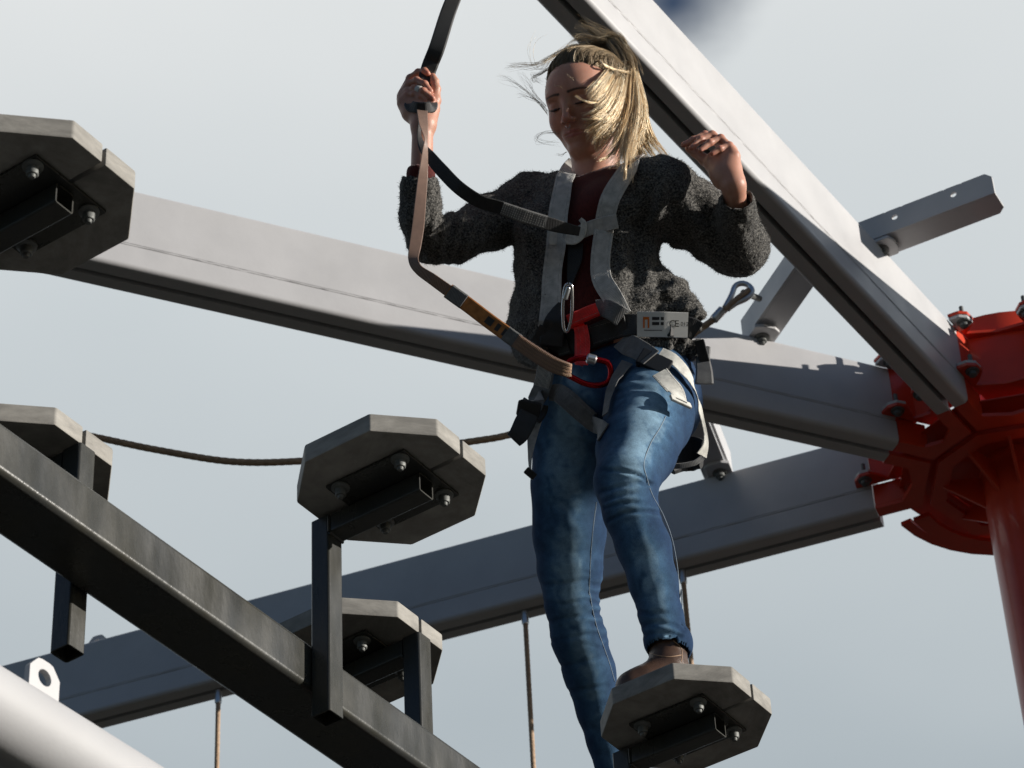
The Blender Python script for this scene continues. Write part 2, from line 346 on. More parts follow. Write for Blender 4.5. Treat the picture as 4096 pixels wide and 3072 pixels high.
for i in range(3):                                     # between neighbouring arms
    a, b = seq[i], seq[i + 1]
    da, db = np.array([math.cos(a), math.sin(a), 0]), np.array([math.cos(b), math.sin(b), 0])
    sa, sb = np.array([-da[1], da[0], 0]), np.array([db[1], -db[0], 0]); mid = (a + b) / 2; gap_ = (b - a) / 2
    dm = np.array([math.cos(mid), math.sin(mid), 0]); r_in, r_out = 0.318, 0.4605
    P0 = c0 + da * r_in + sa * w0; P1 = c0 + da * r_out + sa * w0; P2 = c0 + da * r_out + sa * w1
    Q0 = c0 + db * r_in + sb * w0; Q1 = c0 + db * r_out + sb * w0; Q2 = c0 + db * r_out + sb * w1
    ri_m = c0 + dm * (r_in * math.cos(gap_) + 0.006); inn = c0 + dm * max(0.345, w1 / math.sin(gap_) + 0.010)
    Pk = c0 + da * 0.372 + sa * w1; Qk = c0 + db * 0.372 + sb * w1; m = MB()
    poly = [P1, P2, Pk, inn, Qk, Q2, Q1, Q0, ri_m, P0]; k = len(poly)
    V = [q_ + np.array([0, 0, z]) for z in (H + 0.0015, H + 0.014) for q_ in poly]
    F = [(0, 1, 2, 9), (2, 3, 8, 9), (3, 4, 7, 8), (4, 5, 6, 7)]
    F += [tuple(x + k for x in q[::-1]) for q in F[:4]]; F += [(x, (x + 1) % k, (x + 1) % k + k, x + k) for x in range(k)]
    m.add(V, F); part('arm_guide', m, M['red'], hub, 30)
    for dd, ss in ((da, sa), (db, sb)):                # upright cheek of the stub beside each beam end
        part('cheek_plate', MB().box(c0 + dd * 0.410 + ss * (w1 - 0.005) + np.array([0, 0, H + 0.0545]), (0.050, 0.0049, 0.0400), (dd, ss, (0, 0, 1.0)), 0.002), M['red'], hub, 30)
    for dd, ss in ((da, sa), (db, sb)):                # tall web of the stub between the two flanges
        part('stub_web', MB().box(c0 + dd * 0.400 + ss * (w1 - 0.006) + np.array([0, 0, H + 0.2055]), (0.0615, 0.0055, 0.0960), (dd, ss, (0, 0, 1.0)), 0.002), M['red'], hub, 30)
    for zz, up_ in ((H + 0.096, False), (H + 0.303, True)):   # scalloped flange from ear to ear
        pl = []
        for dd, ss, rev in ((da, sa, False), (db, sb, True)):
            q_ = [(0.300, w1 + .001), (0.512, w1 + .001), (0.508, w1 + .036), (0.488, w1 + .058), (0.452, w1 + .060), (0.425, w1 + .036), (0.405, w1 + .012)]
            pts_ = [c0 + dd * r_ + ss * s_ for r_, s_ in q_]; pl += pts_[::-1] if rev else pts_
        pl.insert(7, c0 + dm * max(.385, w1 / math.sin(gap_) + .03))
        poly2 = [(q_[0] - HUB[0], q_[1] - HUB[1]) for q_ in pl]
        part('flange', MB().prism(poly2, 0.0, 0.012, (HUB[0], HUB[1], zz), bevel=0.0025), M['red'], hub, 30)
        for dd, ss in ((da, sa), (db, sb)):
            o = c0 + dd * 0.470 + ss * (w1 + .001) + np.array([0, 0, zz]); ear = [(-0.03, 0.001), (0.040, 0.001), (0.036, 0.034), (0.016, 0.055), (-0.016, 0.057), (-0.028, 0.030)]
            part('clamp_plate', MB().prism(ear, -0.0125 if up_ else 0.0125, -0.0005 if up_ else 0.0245, o, (dd, ss, np.array([0, 0, 1.0])), 0.003), M['grey'], hub, 30)
            part('bolt', bolt(o + ss * 0.034 + dd * 0.004 + np.array([0, 0, -0.0130 if up_ else -0.0005]), (0, 0, -1), 0.014, 0.018, 0.062), M['galv'], hub, 40)
shade_beam = beam('rail_beam', R(-33), 0.463, 7.0, 'grey steel beam pointing away from the red hub to the far right')  # extra beam out of view, added to keep sun off the drum wall
b4 = beam('rail_beam', A4, 0.463, 7.0, 'grey steel beam leaving the red hub just beyond the right edge')
for k in range(8):                                     # gussets from pole to guide
    a = angs[k] + R(18); m = MB(); dd = np.array([math.cos(a), math.sin(a), 0]); ss = np.array([-dd[1], dd[0], 0])
    m.prism([(0.118, -0.10), (0.252, 0.0), (0.252, 0.02), (0.118, 0.02)], -0.005, 0.005, (HUB[0], HUB[1], H + 0.004), (dd, (0, 0, 1.0), ss), 0.0015); part('gusset', m, M['red'], hub, 20)

# ------------------------------------------------------------------ bracing angles bolted to lugs near the hub
def angle_bar(p0, p1, label, leg=0.085, th=0.009, holes=(), bolts=()):
    """L-section bar from p0 to p1: upright leg on the camera side, flat leg behind"""
    d = nrm(p1 - p0); Ln = np.linalg.norm(p1 - p0); s = np.array([-d[1], d[0], 0]); s = s if s[1] > 0 else -s; z = np.array([0, 0, 1.0])
    t = thing('bracing_bar', label, 'bar', p0, group='bracing angles between the beams')
    m = MB(); c = 0.020                                # upright leg with clipped corners and real holes: strips between hole plates
    xs = [0.0]
    for hx in holes: xs += [hx - 0.03, hx + 0.03]
    xs.append(Ln)
    for i in range(0, len(xs), 2):
        a, b = xs[i], xs[i + 1]; poly = [(a, 0), (b, 0), (b, leg - (c if i == len(xs) - 2 else 0)), (b - (c if i == len(xs) - 2 else 0), leg), (a, leg)]
        if i != len(xs) - 2: poly = [(a, 0), (b, 0), (b, leg), (a, leg)]
        m.prism(poly, -th / 2, th / 2, p0, (d, z, np.cross(d, z)))
    for hx in holes: ring_plate(m, [(hx - .03, 0), (hx + .03, 0), (hx + .03, leg), (hx - .03, leg)], (hx, leg * .62), 0.0095, th, p0, d, z)
    part('upright_leg', m, M['grey'], t, 20)
    m = MB(); q = p0 + s * (th / 2 + .0005); m.prism([(0, 0), (Ln, 0), (Ln, leg - c), (Ln - c, leg), (0, leg)], 0.0, th, q, (d, s, np.cross(d, s)), 0.0015); part('flat_leg', m, M['grey'], t, 20)
    for bx in bolts:
        o = p0 + d * bx - np.array([0, 0, th * .9]) + s * 0.035
        part('bolt_lug', MB().prism([(-.05, -.045), (.04, -.045), (.052, -.02), (.052, .02), (.04, .04), (-.05, .04)], -.012, 0, o, (d, s, z), .003), M['grey'], t, 20)
        part('bolt', bolt(o + np.array([0, 0, -.0125]) + s * -.004, (0, 0, -1), 0.016, 0.024), M['galv'], t, 40)
    return t
ZB = H + BH + 0.016
angle_bar(atz(1862, 528, ZB), atz(2150, 418, ZB), 'free-ended grey angle bar with two holes beyond the bright beam', holes=(0.115, 0.305), bolts=(0.045,))
p0 = atz(1608, 738, ZB); p1 = atz(1752, 530, ZB); br2 = angle_bar(p0, p1, 'grey angle bar behind the bright beam carrying the looped cable', bolts=(0.055,))
angle_bar(atz(1580, 1022, ZB), atz(1512, 850, ZB), 'short grey angle bar behind the thigh between the two lower beams', bolts=(0.04,))

# ------------------------------------------------------------------ dark beam with stepping boards
PSI = 0.5788
AX = np.array([math.cos(PSI), -math.sin(PSI), 0]); BX = np.array([math.sin(PSI), math.cos(PSI), 0]); ZX = np.array([0, 0, 1.0])
ROTA = math.atan2(AX[1], AX[0])
ZS = 3.1745 + 1.6
def pos(a, b, z): return AX * a + BX * b + ZX * z
def rect_tube(m, c, h, ax, wall=0.003, r=0.005):
    """hollow square tube along axis 2 (third) with rounded edges"""
    def rr(hx, hy, rad):
        o = []
        for sx, sy, a0 in ((1, 1, 0), (-1, 1, 90), (-1, -1, 180), (1, -1, 270)):
            for i in range(4): a = R(a0 + 30 * i); o.append((sx * (hx - rad) + rad * math.cos(a), sy * (hy - rad) + rad * math.sin(a)))
        return o
    out = rr(h[0], h[1], r); inn = rr(h[0] - wall, h[1] - wall, max(.001, r - wall)); k = len(out); V = []
    for zz in (-h[2], h[2]):
        for p in out + inn: V.append(np.asarray(c) + np.asarray(ax[0]) * p[0] + np.asarray(ax[1]) * p[1] + np.asarray(ax[2]) * zz)
    F = []
    for i in range(k):
        j = (i + 1) % k
        F += [(i, j, 2 * k + j, 2 * k + i), (k + i, 3 * k + i, 3 * k + j, k + j), (i, k + i, k + j, j), (2 * k + i, 2 * k + j, 3 * k + j, 3 * k + i)]
    m.add(V, F)
sb = thing('support_beam', 'dark steel box beam carrying the stepping boards from the left edge downward', 'beam', pos(-2.672, 3.0, 2.871 + 1.6))
m = MB(); rect_tube(m, pos(-2.672, 3.6, 2.871 + 1.6), (0.0575, 0.0465, 2.6), (AX, ZX, BX), 0.005, 0.012); part('box_section', m, M['dark'], sb, 40)

def make_step(label, loc, rz, group='octagonal stepping boards on the dark beam'):
    """origin: centre of the board's underside; +x away from the post"""
    t = thing('stepping_board', label, 'step', loc, rz, group); h, hb, c, th, gp = 0.15, 0.1515, 0.0815, 0.038, 0.0034
    e = np.eye(3)
    for sg in (1, -1):
        poly = [(h, sg * gp), (h, sg * (hb - c)), (h - c, sg * hb), (-h + c, sg * hb), (-h, sg * (hb - c)), (-h, sg * gp)]
        if sg < 0: poly = poly[::-1]
        part('board_half', MB().prism(poly, 0.0, th, bevel=0.0035, seg=2), M['plank'], t, 30, local=True)
    part('mounting_plate', MB().box((0.003, 0, -0.0035), (0.083, 0.079, 0.003), bevel=0.001), M['dark'], t, 30, local=True)
    for bx in (-0.058, 0.068):
        for by in (-0.066, 0.060): part('bolt', bolt(np.array([bx, by, -0.007]), (0, 0, -1), 0.0105, 0.021), M['galv'], t, 40, local=True)
    m = MB(); rect_tube(m, (-0.0232, 0, -0.0275), (0.0195, 0.0195, 0.0968), ((0, 1.0, 0), (0, 0, 1.0), (1.0, 0, 0)), 0.0026, 0.0045); part('arm_tube', m, M['dark'], t, 40, local=True)
    m = MB(); rect_tube(m, (-0.140, 0, -0.2075), (0.0198, 0.0198, 0.1995), ((1.0, 0, 0), (0, 1.0, 0), (0, 0, 1.0)), 0.0028, 0.005)
    part('post_tube', m, M['dark'], t, 40, local=True)
    # weld bead where arm meets post
    w = MB(); w.tube([(-0.119, -0.019, -0.047), (-0.119, 0.019, -0.047)], 0.003, 6); w.tube([(-0.119, -0.0200, -0.046), (-0.119, -0.0200, -0.012)], 0.0028, 6); part('weld_bead', w, M['dark'], t, 60, local=True)
    return t
near_a = -2.454
st_n1 = make_step('octagonal stepping board standing free in the middle, underside and bolts visible', pos(-2.454, 3.36, ZS), ROTA)
dup(st_n1, pos(-2.4575, 2.45, ZS - .001), ROTA, 'dark octagonal stepping board cut by the upper left edge')
dup(st_n1, pos(-2.4575, 4.3033, ZS - .002), ROTA, 'octagonal stepping board under the brown boot at the bottom')
dup(st_n1, pos(-2.89, 2.90, 3.125 + 1.6), ROTA + math.pi, 'stepping board at the left edge half hidden behind the dark beam')
dup(st_n1, pos(-2.89, 3.835, 3.255 + 1.6), ROTA + math.pi, 'lower stepping board behind the dark beam and its upright post')

# ------------------------------------------------------------------ organic shapes from distance fields
def vnoise(P, seed=0):
    """smooth value noise in [-1, 1]"""
    P = np.asarray(P, np.float64); I = np.floor(P).astype(np.int64); U = P - I; U = U * U * (3 - 2 * U); out = 0.0
    def hsh(a, b, c):
        n = (a * 374761393 + b * 668265263 + c * 1274126177 + seed * 974634777) & 0xFFFFFFFF
        n = ((n ^ (n >> 13)) * 1274126177) & 0xFFFFFFFF
        return ((n ^ (n >> 16)) & 0xFFFF) / 32767.5 - 1
    for i in (0, 1):
        for j in (0, 1):
            for k in (0, 1):
                w = (U[..., 0] if i else 1 - U[..., 0]) * (U[..., 1] if j else 1 - U[..., 1]) * (U[..., 2] if k else 1 - U[..., 2])
                out = out + w * hsh(I[..., 0] + i, I[..., 1] + j, I[..., 2] + k)
    return out
class Field:
    def __init__(s, lo, hi, h):
        s.lo = np.asarray(lo, float); s.h = h; s.n = np.ceil((np.asarray(hi, float) - s.lo) / h).astype(int) + 1
        s.d = np.full(tuple(s.n), 0.2, np.float32)
    def sub(s, lo, hi):
        a = np.maximum(0, np.floor((lo - s.lo) / s.h).astype(int)); b = np.minimum(s.n, np.ceil((hi - s.lo) / s.h).astype(int) + 1)
        if (b <= a).any(): return None, None
        sl = tuple(slice(x, y) for x, y in zip(a, b))
        G = np.stack(np.meshgrid(*[s.lo[i] + s.h * np.arange(a[i], b[i]) for i in range(3)], indexing='ij'), -1).astype(np.float32)
        return sl, G
    def put(s, sl, d, k, op):
        o = s.d[sl]
        if op == 'cut': d = -d; hh = np.clip(0.5 - 0.5 * (d - o) / max(k, 1e-6), 0, 1); s.d[sl] = np.maximum(o, d) if k <= 0 else d * (1 - hh) + o * hh + k * hh * (1 - hh)
        else: hh = np.clip(0.5 + 0.5 * (d - o) / max(k, 1e-6), 0, 1); s.d[sl] = np.minimum(o, d) if k <= 0 else d * (1 - hh) + o * hh - k * hh * (1 - hh)
    def cone(s, a, b, ra, rb, k=0.01, op='add', flat=None, fs=1.0):
        """capsule that tapers from ra to rb; flat/fs squeezes it along a direction"""
        a = np.asarray(a, float); b = np.asarray(b, float); mr = max(ra, rb) * max(1, 1) + k + 3 * s.h
        sl, G = s.sub(np.minimum(a, b) - mr, np.maximum(a, b) + mr)
        if sl is None: return
        ab = (b - a).astype(np.float32); ap = G - a.astype(np.float32)
        if flat is not None:
            fl = np.asarray(flat, np.float32); ap = ap + ((ap @ fl) * (fs - 1))[..., None] * fl; ab = ab + (ab @ fl) * (fs - 1) * fl
        t = np.clip((ap @ ab) / max(float(ab @ ab), 1e-9), 0, 1); d = np.linalg.norm(ap - t[..., None] * ab, axis=-1) - (ra + (rb - ra) * t)
        if flat is not None: d = d / (0.5 + 0.5 * fs)
        s.put(sl, d, k, op)
    def chain(s, pts, rad, k=0.01, op='add', **kw):
        for i in range(len(pts) - 1): s.cone(pts[i], pts[i + 1], rad[i], rad[i + 1], k, op, **kw)
    def ell(s, c, ax, r, k=0.01, op='add'):
        c = np.asarray(c, float); r = np.asarray(r, float); mr = r.max() + k + 3 * s.h
        sl, G = s.sub(c - mr, c + mr)
        if sl is None: return
        q = (G - c.astype(np.float32)) @ np.asarray(ax, np.float32).T
        k0 = np.linalg.norm(q / r, axis=-1); k1 = np.linalg.norm(q / (r * r), axis=-1) + 1e-9
        s.put(sl, k0 * (k0 - 1) / k1, k, op)
    def mesh_arrays(s):
        F = s.d; S = F < 0; n = s.n
        c = np.zeros(tuple(n - 1), np.int8)
        for i in (0, 1):
            for j in (0, 1):
                for k in (0, 1): c += S[i:n[0] - 1 + i, j:n[1] - 1 + j, k:n[2] - 1 + k]
        act = (c > 0) & (c < 8); idx = np.argwhere(act); ids = np.full(act.shape, -1, np.int64); ids[act] = np.arange(len(idx))
        acc = np.zeros((len(idx), 3)); cnt = np.zeros(len(idx)); off = [np.array(o) for o in ((0, 0, 0), (1, 0, 0), (0, 1, 0), (1, 1, 0), (0, 0, 1), (1, 0, 1), (0, 1, 1), (1, 1, 1))]
        for a in range(8):
            for ax in range(3):
                if off[a][ax]: continue
                b = off[a].copy(); b[ax] = 1
                f0 = F[tuple((idx + off[a]).T)]; f1 = F[tuple((idx + b).T)]; m = (f0 < 0) != (f1 < 0)
                t = np.where(m, f0 / np.where(m, f0 - f1, 1), 0); p = off[a] + np.zeros((len(idx), 3)); p[:, ax] = t
                acc[m] += p[m]; cnt[m] += 1
        V = s.lo + s.h * (idx + acc / cnt[:, None]); Q = []
        for ax in range(3):
            o1, o2 = [(1, 2), (2, 0), (0, 1)][ax]
            sl0 = [slice(None)] * 3; sl1 = [slice(None)] * 3; sl0[ax] = slice(0, -1); sl1[ax] = slice(1, None)
            e = np.argwhere(S[tuple(sl0)] != S[tuple(sl1)]); e = e[(e[:, o1] > 0) & (e[:, o2] > 0) & (e[:, o1] < n[o1] - 1) & (e[:, o2] < n[o2] - 1)]
            def cell(d1, d2): q = e.copy(); q[:, o1] -= d1; q[:, o2] -= d2; return ids[tuple(q.T)]
            q = np.stack([cell(1, 1), cell(0, 1), cell(0, 0), cell(1, 0)], 1); inv = ~S[tuple(e.T)]
            q[inv] = q[inv][:, ::-1]; Q.append(q)
        Q = np.concatenate(Q); Q = Q[(Q >= 0).all(1)]
        return V, Q
def smooth_verts(V, Q, it=2, lam=0.5):
    E = np.concatenate([Q[:, [0, 1]], Q[:, [1, 2]], Q[:, [2, 3]], Q[:, [3, 0]]]); E = np.concatenate([E, E[:, ::-1]])
    cnt = np.bincount(E[:, 0], minlength=len(V))[:, None]
    for _ in range(it):
        A = np.stack([np.bincount(E[:, 0], V[E[:, 1], i], len(V)) for i in range(3)], 1) / np.maximum(cnt, 1); V = V + lam * (A - V)
    return V
def vnormals(V, Q):
    fn = np.cross(V[Q[:, 2]] - V[Q[:, 0]], V[Q[:, 3]] - V[Q[:, 1]]); Nn = np.zeros_like(V)
    for i in range(4): 
        for c in range(3): Nn[:, c] += np.bincount(Q[:, i], fn[:, c], len(V))
    return Nn / (np.linalg.norm(Nn, axis=1)[:, None] + 1e-12)
def qmesh(name, V, Q, org):
    me = bpy.data.meshes.new(name); V = V - org; Q = np.asarray(Q)
    me.vertices.add(len(V)); me.vertices.foreach_set('co', V.astype(np.float32).ravel())
    k = Q.shape[1]; me.loops.add(Q.size); me.loops.foreach_set('vertex_index', Q.astype(np.int32).ravel())
    me.polygons.add(len(Q)); me.polygons.foreach_set('loop_start', np.arange(0, Q.size, k, dtype=np.int32)); me.update(calc_edges=True); me.validate()
    me.polygons.foreach_set('use_smooth', np.ones(len(me.polygons), bool)); return me
def bvh(V, Q): return BVHTree.FromPolygons([Vector(v) for v in V], [tuple(int(i) for i in q) for q in Q])

# ------------------------------------------------------------------ the person: body
FWD = nrm((-0.42, -0.907, 0)); LAT = np.array([-FWD[1], FWD[0], 0.0])      # facing; LAT points to her left
def J(x, y, Y): return at(x, y, Y)
px1 = 0.00090                                          # metres per design pixel at the person
ZTOP = ZS - .002 + .038
neck = J(1289, 400, 4.97); shL = J(1425, 412, 4.90); shR = J(1150, 440, 5.06)
hipL = J(1408, 830, 5.04); hipR = J(1240, 845, 5.14); pelvis = (hipL + hipR) / 2
elL = J(1598, 530, 4.99); wrL = J(1590, 415, 4.80)
elR = J(930, 522, 4.95); wrR = J(912, 285, 4.79)
pers = thing('person', 'young woman in dark knit cardigan and blue jeans stepping across the boards, gripping a strap', 'person', (J(1400, 1400, 4.95)[0], 4.95, ZTOP))
PORG = ORG[pers]
# head frame
VD = nrm(ray(1250, 220)); TO = -VD
HF = nrm(TO - RT * math.tan(R(27)) + UP * math.tan(R(4)))
HU = UP * 0.97 - RT * 0.25; HU = nrm(HU - HF * (HU @ HF)); HR = np.cross(HF, HU)
HO = J(1226, 219, 4.83) - HF * 0.082
HSC = 1.05
def hd(x, y, z): return HO + (HR * x + HF * y + HU * z) * HSC
HAX = np.stack([HR, HF, HU])
def build_head():
    lo = np.minimum(HO, neck) - 0.15; hi = np.maximum(HO, neck) + 0.15; hi[2] = HO[2] + .165
    f = Field(lo, hi, 0.0022); _e, _c = f.ell, f.cone
    f.ell = lambda c, ax, r, k=.01, op='add': _e(c, ax, np.array(r) * HSC, k, op)
    f.ell(hd(0, -0.016, 0.030), HAX, (0.0720, 0.096, 0.074), 0.01)
    f.ell(hd(0, 0.032, 0.012), HAX, (0.0620, 0.055, 0.066), 0.03)
    f.ell(hd(0, 0.026, -0.034), HAX, (0.0565, 0.053, 0.072), 0.02)
    for s in (-1, 1):
        f.cone(hd(s * 0.047, 0.002, -0.055), hd(s * 0.011, 0.062, -0.102), 0.019, 0.0150, 0.025)
        f.ell(hd(s * 0.037, 0.055, -0.036), HAX, (0.022, 0.021, 0.026), 0.025)
        f.ell(hd(s * 0.027, 0.0745, 0.018), HAX, (0.020, 0.009, 0.008), 0.018)
    f.ell(hd(0, 0.067, -0.101), HAX, (0.019, 0.016, 0.015), 0.016)
    for s in (-1, 1): f.ell(hd(s * 0.031, 0.096, -0.002), HAX, (0.018, 0.017, 0.0125), 0.010, 'cut')
    for s in (-1, 1):
        f.ell(hd(s * 0.031, 0.0695, -0.003), HAX, (0.0150, 0.0135, 0.0125), 0.004)
        f.cone(hd(s * 0.017, 0.0790, -0.0075), hd(s * 0.031, 0.0845, -0.0115), 0.0016, 0.0020, 0.003)      # lower edge of the lowered lid
        f.cone(hd(s * 0.031, 0.0845, -0.0115), hd(s * 0.045, 0.0760, -0.0075), 0.0020, 0.0014, 0.003)
        f.cone(hd(s * 0.018, 0.0800, -0.0095), hd(s * 0.044, 0.0765, -0.0100), 0.0013, 0.0013, 0.003, 'cut')
    f.cone(hd(0, 0.082, 0.014), hd(0, 0.1010, -0.036), 0.0070, 0.0085, 0.010)
    f.ell(hd(0, 0.1020, -0.0395), HAX, (0.0098, 0.0088, 0.0080), 0.006)
    for s in (-1, 1):
        f.ell(hd(s * 0.0115, 0.0920, -0.0425), HAX, (0.0068, 0.0090, 0.0062), 0.005)
        f.ell(hd(s * 0.0062, 0.0965, -0.0495), HAX, (0.0032, 0.0045, 0.0035), 0.002, 'cut')
    f.cone(hd(0, 0.0885, -0.052), hd(0, 0.0885, -0.062), 0.003, 0.0035, 0.006, 'cut')
    f.ell(hd(0, 0.0745, -0.071), HAX, (0.027, 0.0100, 0.016), 0.016)
    f.cone(hd(-0.024, 0.0745, -0.0690), hd(-0.005, 0.0843, -0.0648), 0.0018, 0.0027, 0.004); f.cone(hd(-0.005, 0.0843, -0.0648), hd(0.005, 0.0843, -0.0648), 0.0027, 0.0027, 0.004); f.cone(hd(0.005, 0.0843, -0.0648), hd(0.024, 0.0745, -0.0690), 0.0027, 0.0018, 0.004)
    f.cone(hd(-0.020, 0.0750, -0.0712), hd(0, 0.0832, -0.0728), 0.0022, 0.0036, 0.004); f.cone(hd(0, 0.0832, -0.0728), hd(0.020, 0.0750, -0.0712), 0.0036, 0.0022, 0.004)
    f.cone(hd(-0.026, 0.0775, -0.0700), hd(0, 0.0885, -0.0685), 0.0012, 0.0014, 0.002, 'cut'); f.cone(hd(0, 0.0885, -0.0685), hd(0.026, 0.0775, -0.0700), 0.0014, 0.0012, 0.002, 'cut')
    f.cone(hd(-0.012, 0.0895, -0.0885), hd(0.012, 0.0895, -0.0885), 0.004, 0.004, 0.008, 'cut')
    for s in (-1, 1):
        f.ell(hd(s * 0.0715, -0.012, -0.010), HAX, (0.005, 0.015, 0.026), 0.006)
    f.cone(hd(0, -0.022, -0.060), neck + np.array([0, 0.01, -0.06]), 0.052, 0.055, 0.02)
    for s in (-1, 1): f.cone(hd(s * 0.045, -0.02, -0.06), neck + FWD * 0.042 + np.array([0, 0, -0.05]), 0.008, 0.008, 0.03)
    f.cone(shR * .55 + neck * .45 + np.array([0, 0, -.03]), shL * .55 + neck * .45 + np.array([0, 0, -.03]), 0.045, 0.045, 0.04)
    for s in (-1, 1): f.cone(neck + FWD * 0.062 + np.array([0, 0, -0.045]) + LAT * s * .012, neck + FWD * 0.055 + LAT * s * 0.10 + np.array([0, 0, -0.030]), 0.009, 0.008, 0.015)
    V, Q = f.mesh_arrays(); return smooth_verts(V, Q, 2, 0.45), Q
def hzR(x, y, d):                                      # right hand, from its close-up
    return at((1500 + x / 2.37) / PX, (200 + y / 2.37) / PX, 4.79) - nrm(ray(912, 200)) * d
def hzL(x, y, d): return at((2600 + x / 2.37) / PX, (450 + y / 2.37) / PX, 4.80) - nrm(ray(1560, 330)) * d
R_FING = dict(index=([(265, 400, -.034), (335, 270, -.026), (410, 212, -.004), (470, 200, .012), (498, 222, .014)], (.0098, .0092, .0078, .0072, .0066)),
              middle=([(255, 440, -.030), (325, 330, -.014), (395, 290, .008), (470, 325, .020), (525, 392, .018)], (.0098, .0095, .0082, .0078, .0068)),
              ring=([(250, 470, -.026), (315, 395, -.010), (375, 365, .010), (455, 390, .022), (545, 458, .017)], (.0095, .0090, .0080, .0076, .0066)),
              little=([(250, 500, -.020), (310, 430, -.006), (370, 420, .008), (430, 445, .014), (482, 482, .012)], (.0086, .0080, .0070, .0066, .0058)))
R_THUMB = ([(500, 600, -.020), (565, 480, -.012), (578, 370, -.002), (566, 300, .003), (549, 248, .003)], (.018, .0135, .0100, .0090, .0072))
L_FING = dict(index=([(720, 340, -.030), (520, 212, -.022), (410, 262, -.014), (318, 306, -.012)], (.0100, .0086, .0076, .0064)),
              middle=([(750, 335, -.014), (590, 212, -.004), (480, 258, .003), (392, 338, .005)], (.0102, .0088, .0078, .0066)),
              ring=([(775, 355, .002), (670, 245, .010), (570, 285, .017), (480, 358, .017)], (.0100, .0086, .0076, .0064)),
              little=([(800, 405, .014), (752, 312, .022), (665, 345, .028), (590, 388, .027)], (.0092, .0078, .0068, .0058)))
L_THUMB = ([(640, 540, -.030), (520, 450, -.040), (430, 385, -.040), (365, 345, -.034)], (.016, .0125, .0098, .0078))
def build_hand(right):
    hz = hzR if right else hzL; fing = R_FING if right else L_FING; th = R_THUMB if right else L_THUMB
    pts = [hz(*p) for v in fing.values() for p in v[0]] + [hz(*p) for p in th[0]] + [wrR if right else wrL, J(912, 420, 4.83) if right else J(1592, 470, 4.86)]
    pts = np.array(pts); f = Field(pts.min(0) - 0.05, pts.max(0) + 0.05, 0.0019)
    if right:
        wr = hz(452, 720, -.018); fa = J(910, 430, 4.845)
        f.cone(wr, fa, 0.0230, 0.0250, 0.01); f.cone(hz(450, 720, -.018), hz(430, 560, -.022), 0.0235, 0.026, 0.015)
        f.cone(hz(300, 520, -.026), hz(420, 640, -.024), 0.016, 0.022, 0.015); f.cone(hz(270, 440, -.032), hz(330, 600, -.026), 0.0135, 0.018, 0.015)
        f.cone(hz(360, 480, -.036), hz(450, 620, -.030), 0.016, 0.020, 0.02); f.cone(hz(540, 560, -.016), hz(480, 700, -.016), 0.018, 0.022, 0.015)
    else:
        wr = hz(795, 690, -.004); fa = J(1594, 500, 4.93)
        f.cone(wr, fa, 0.0235, 0.030, 0.01); f.cone(wr, hz(760, 560, -.004), 0.0235, 0.024, 0.015)
        f.cone(hz(770, 600, .004), hz(795, 420, .010), 0.020, 0.0125, 0.015); f.cone(hz(740, 580, -.004), hz(770, 370, 0), 0.022, 0.0125, 0.015)
        f.cone(hz(700, 580, -.012), hz(745, 350, -.014), 0.022, 0.012, 0.015); f.cone(hz(690, 600, -.014), hz(715, 360, -.028), 0.020, 0.012, 0.015)
        f.cone(hz(700, 620, -.012), hz(600, 490, -.026), 0.022, 0.018, 0.02); f.cone(hz(620, 440, -.020), hz(720, 440, -.006), 0.016, 0.018, 0.02)
        f.ell(hz(845, 620, .006), np.eye(3), (.005, .005, .006), .012)
    for p, r in list(fing.values()) + [th]:
        q = [hz(*a) for a in p]
        for i in range(len(q) - 1): f.cone(q[i], q[i + 1], r[i], r[i + 1], 0.0022 if i else 0.008)
        for i in range(1, len(q) - 1): f.ell(q[i], np.eye(3), (r[i] * 1.08,) * 3, 0.004)
    V, Q = f.mesh_arrays(); return smooth_verts(V, Q, 2, 0.4), Q
head = build_head(); handR = build_hand(True); handL = build_hand(False)
def build_core():
    """trunk, upper arms and legs that the clothes cover"""
    a = np.array([pelvis, neck, shL, shR, elL, elR, hipL, hipR, LEGL[-1], LEGR[-1]]); f = Field(a.min(0) - .15, a.max(0) + .15, 0.010)
    f.cone(pelvis, neck - np.array([0, 0, .12]), 0.115, 0.10, 0.05, flat=FWD, fs=1.35); f.cone(shR, shL, .045, .045, .04)
    f.chain([shL, elL, J(1593, 480, 4.905)], [.04, .033, .018], .02); f.chain([shR, elR, J(911, 430, 4.845)], [.04, .033, .026], .02)
    f.chain(LEGL, [r * .72 for r in RADL], .03); f.chain(LEGR, [r * .72 for r in RADR], .03)
    V, Q = f.mesh_arrays(); return smooth_verts(V, Q, 1), Q
# stations of the legs: x, y, depth, half width in design px
SL = [(1408, 822, 5.04, 96), (1402, 900, 4.99, 96), (1376, 972, 4.925, 86), (1353, 1040, 4.87, 68), (1362, 1105, 4.872, 59), (1390, 1180, 4.89, 57), (1412, 1260, 4.91, 51), (1428, 1330, 4.925, 46), (1439, 1384, 4.935, 47)]
SR = [(1240, 845, 5.14, 80), (1226, 950, 5.19, 77), (1225, 1050, 5.23, 77), (1230, 1150, 5.28, 78), (1231, 1230, 5.32, 69), (1234, 1300, 5.35, 57), (1251, 1380, 5.40, 58), (1273, 1450, 5.45, 55), (1292, 1530, 5.50, 47), (1309, 1600, 5.54, 40), (1334, 1700, 5.585, 36)]
LEGL = [J(*s[:3]) for s in SL]; RADL = [s[3] * pxm(J(*s[:3])) for s in SL]
LEGR = [J(*s[:3]) for s in SR]; RADR = [s[3] * pxm(J(*s[:3])) for s in SR]
core = build_core()
Vb, Qb, o_ = [], [], 0
for V, Q in (head, handR, handL, core): Vb.append(V); Qb.append(Q + o_); o_ += len(V)
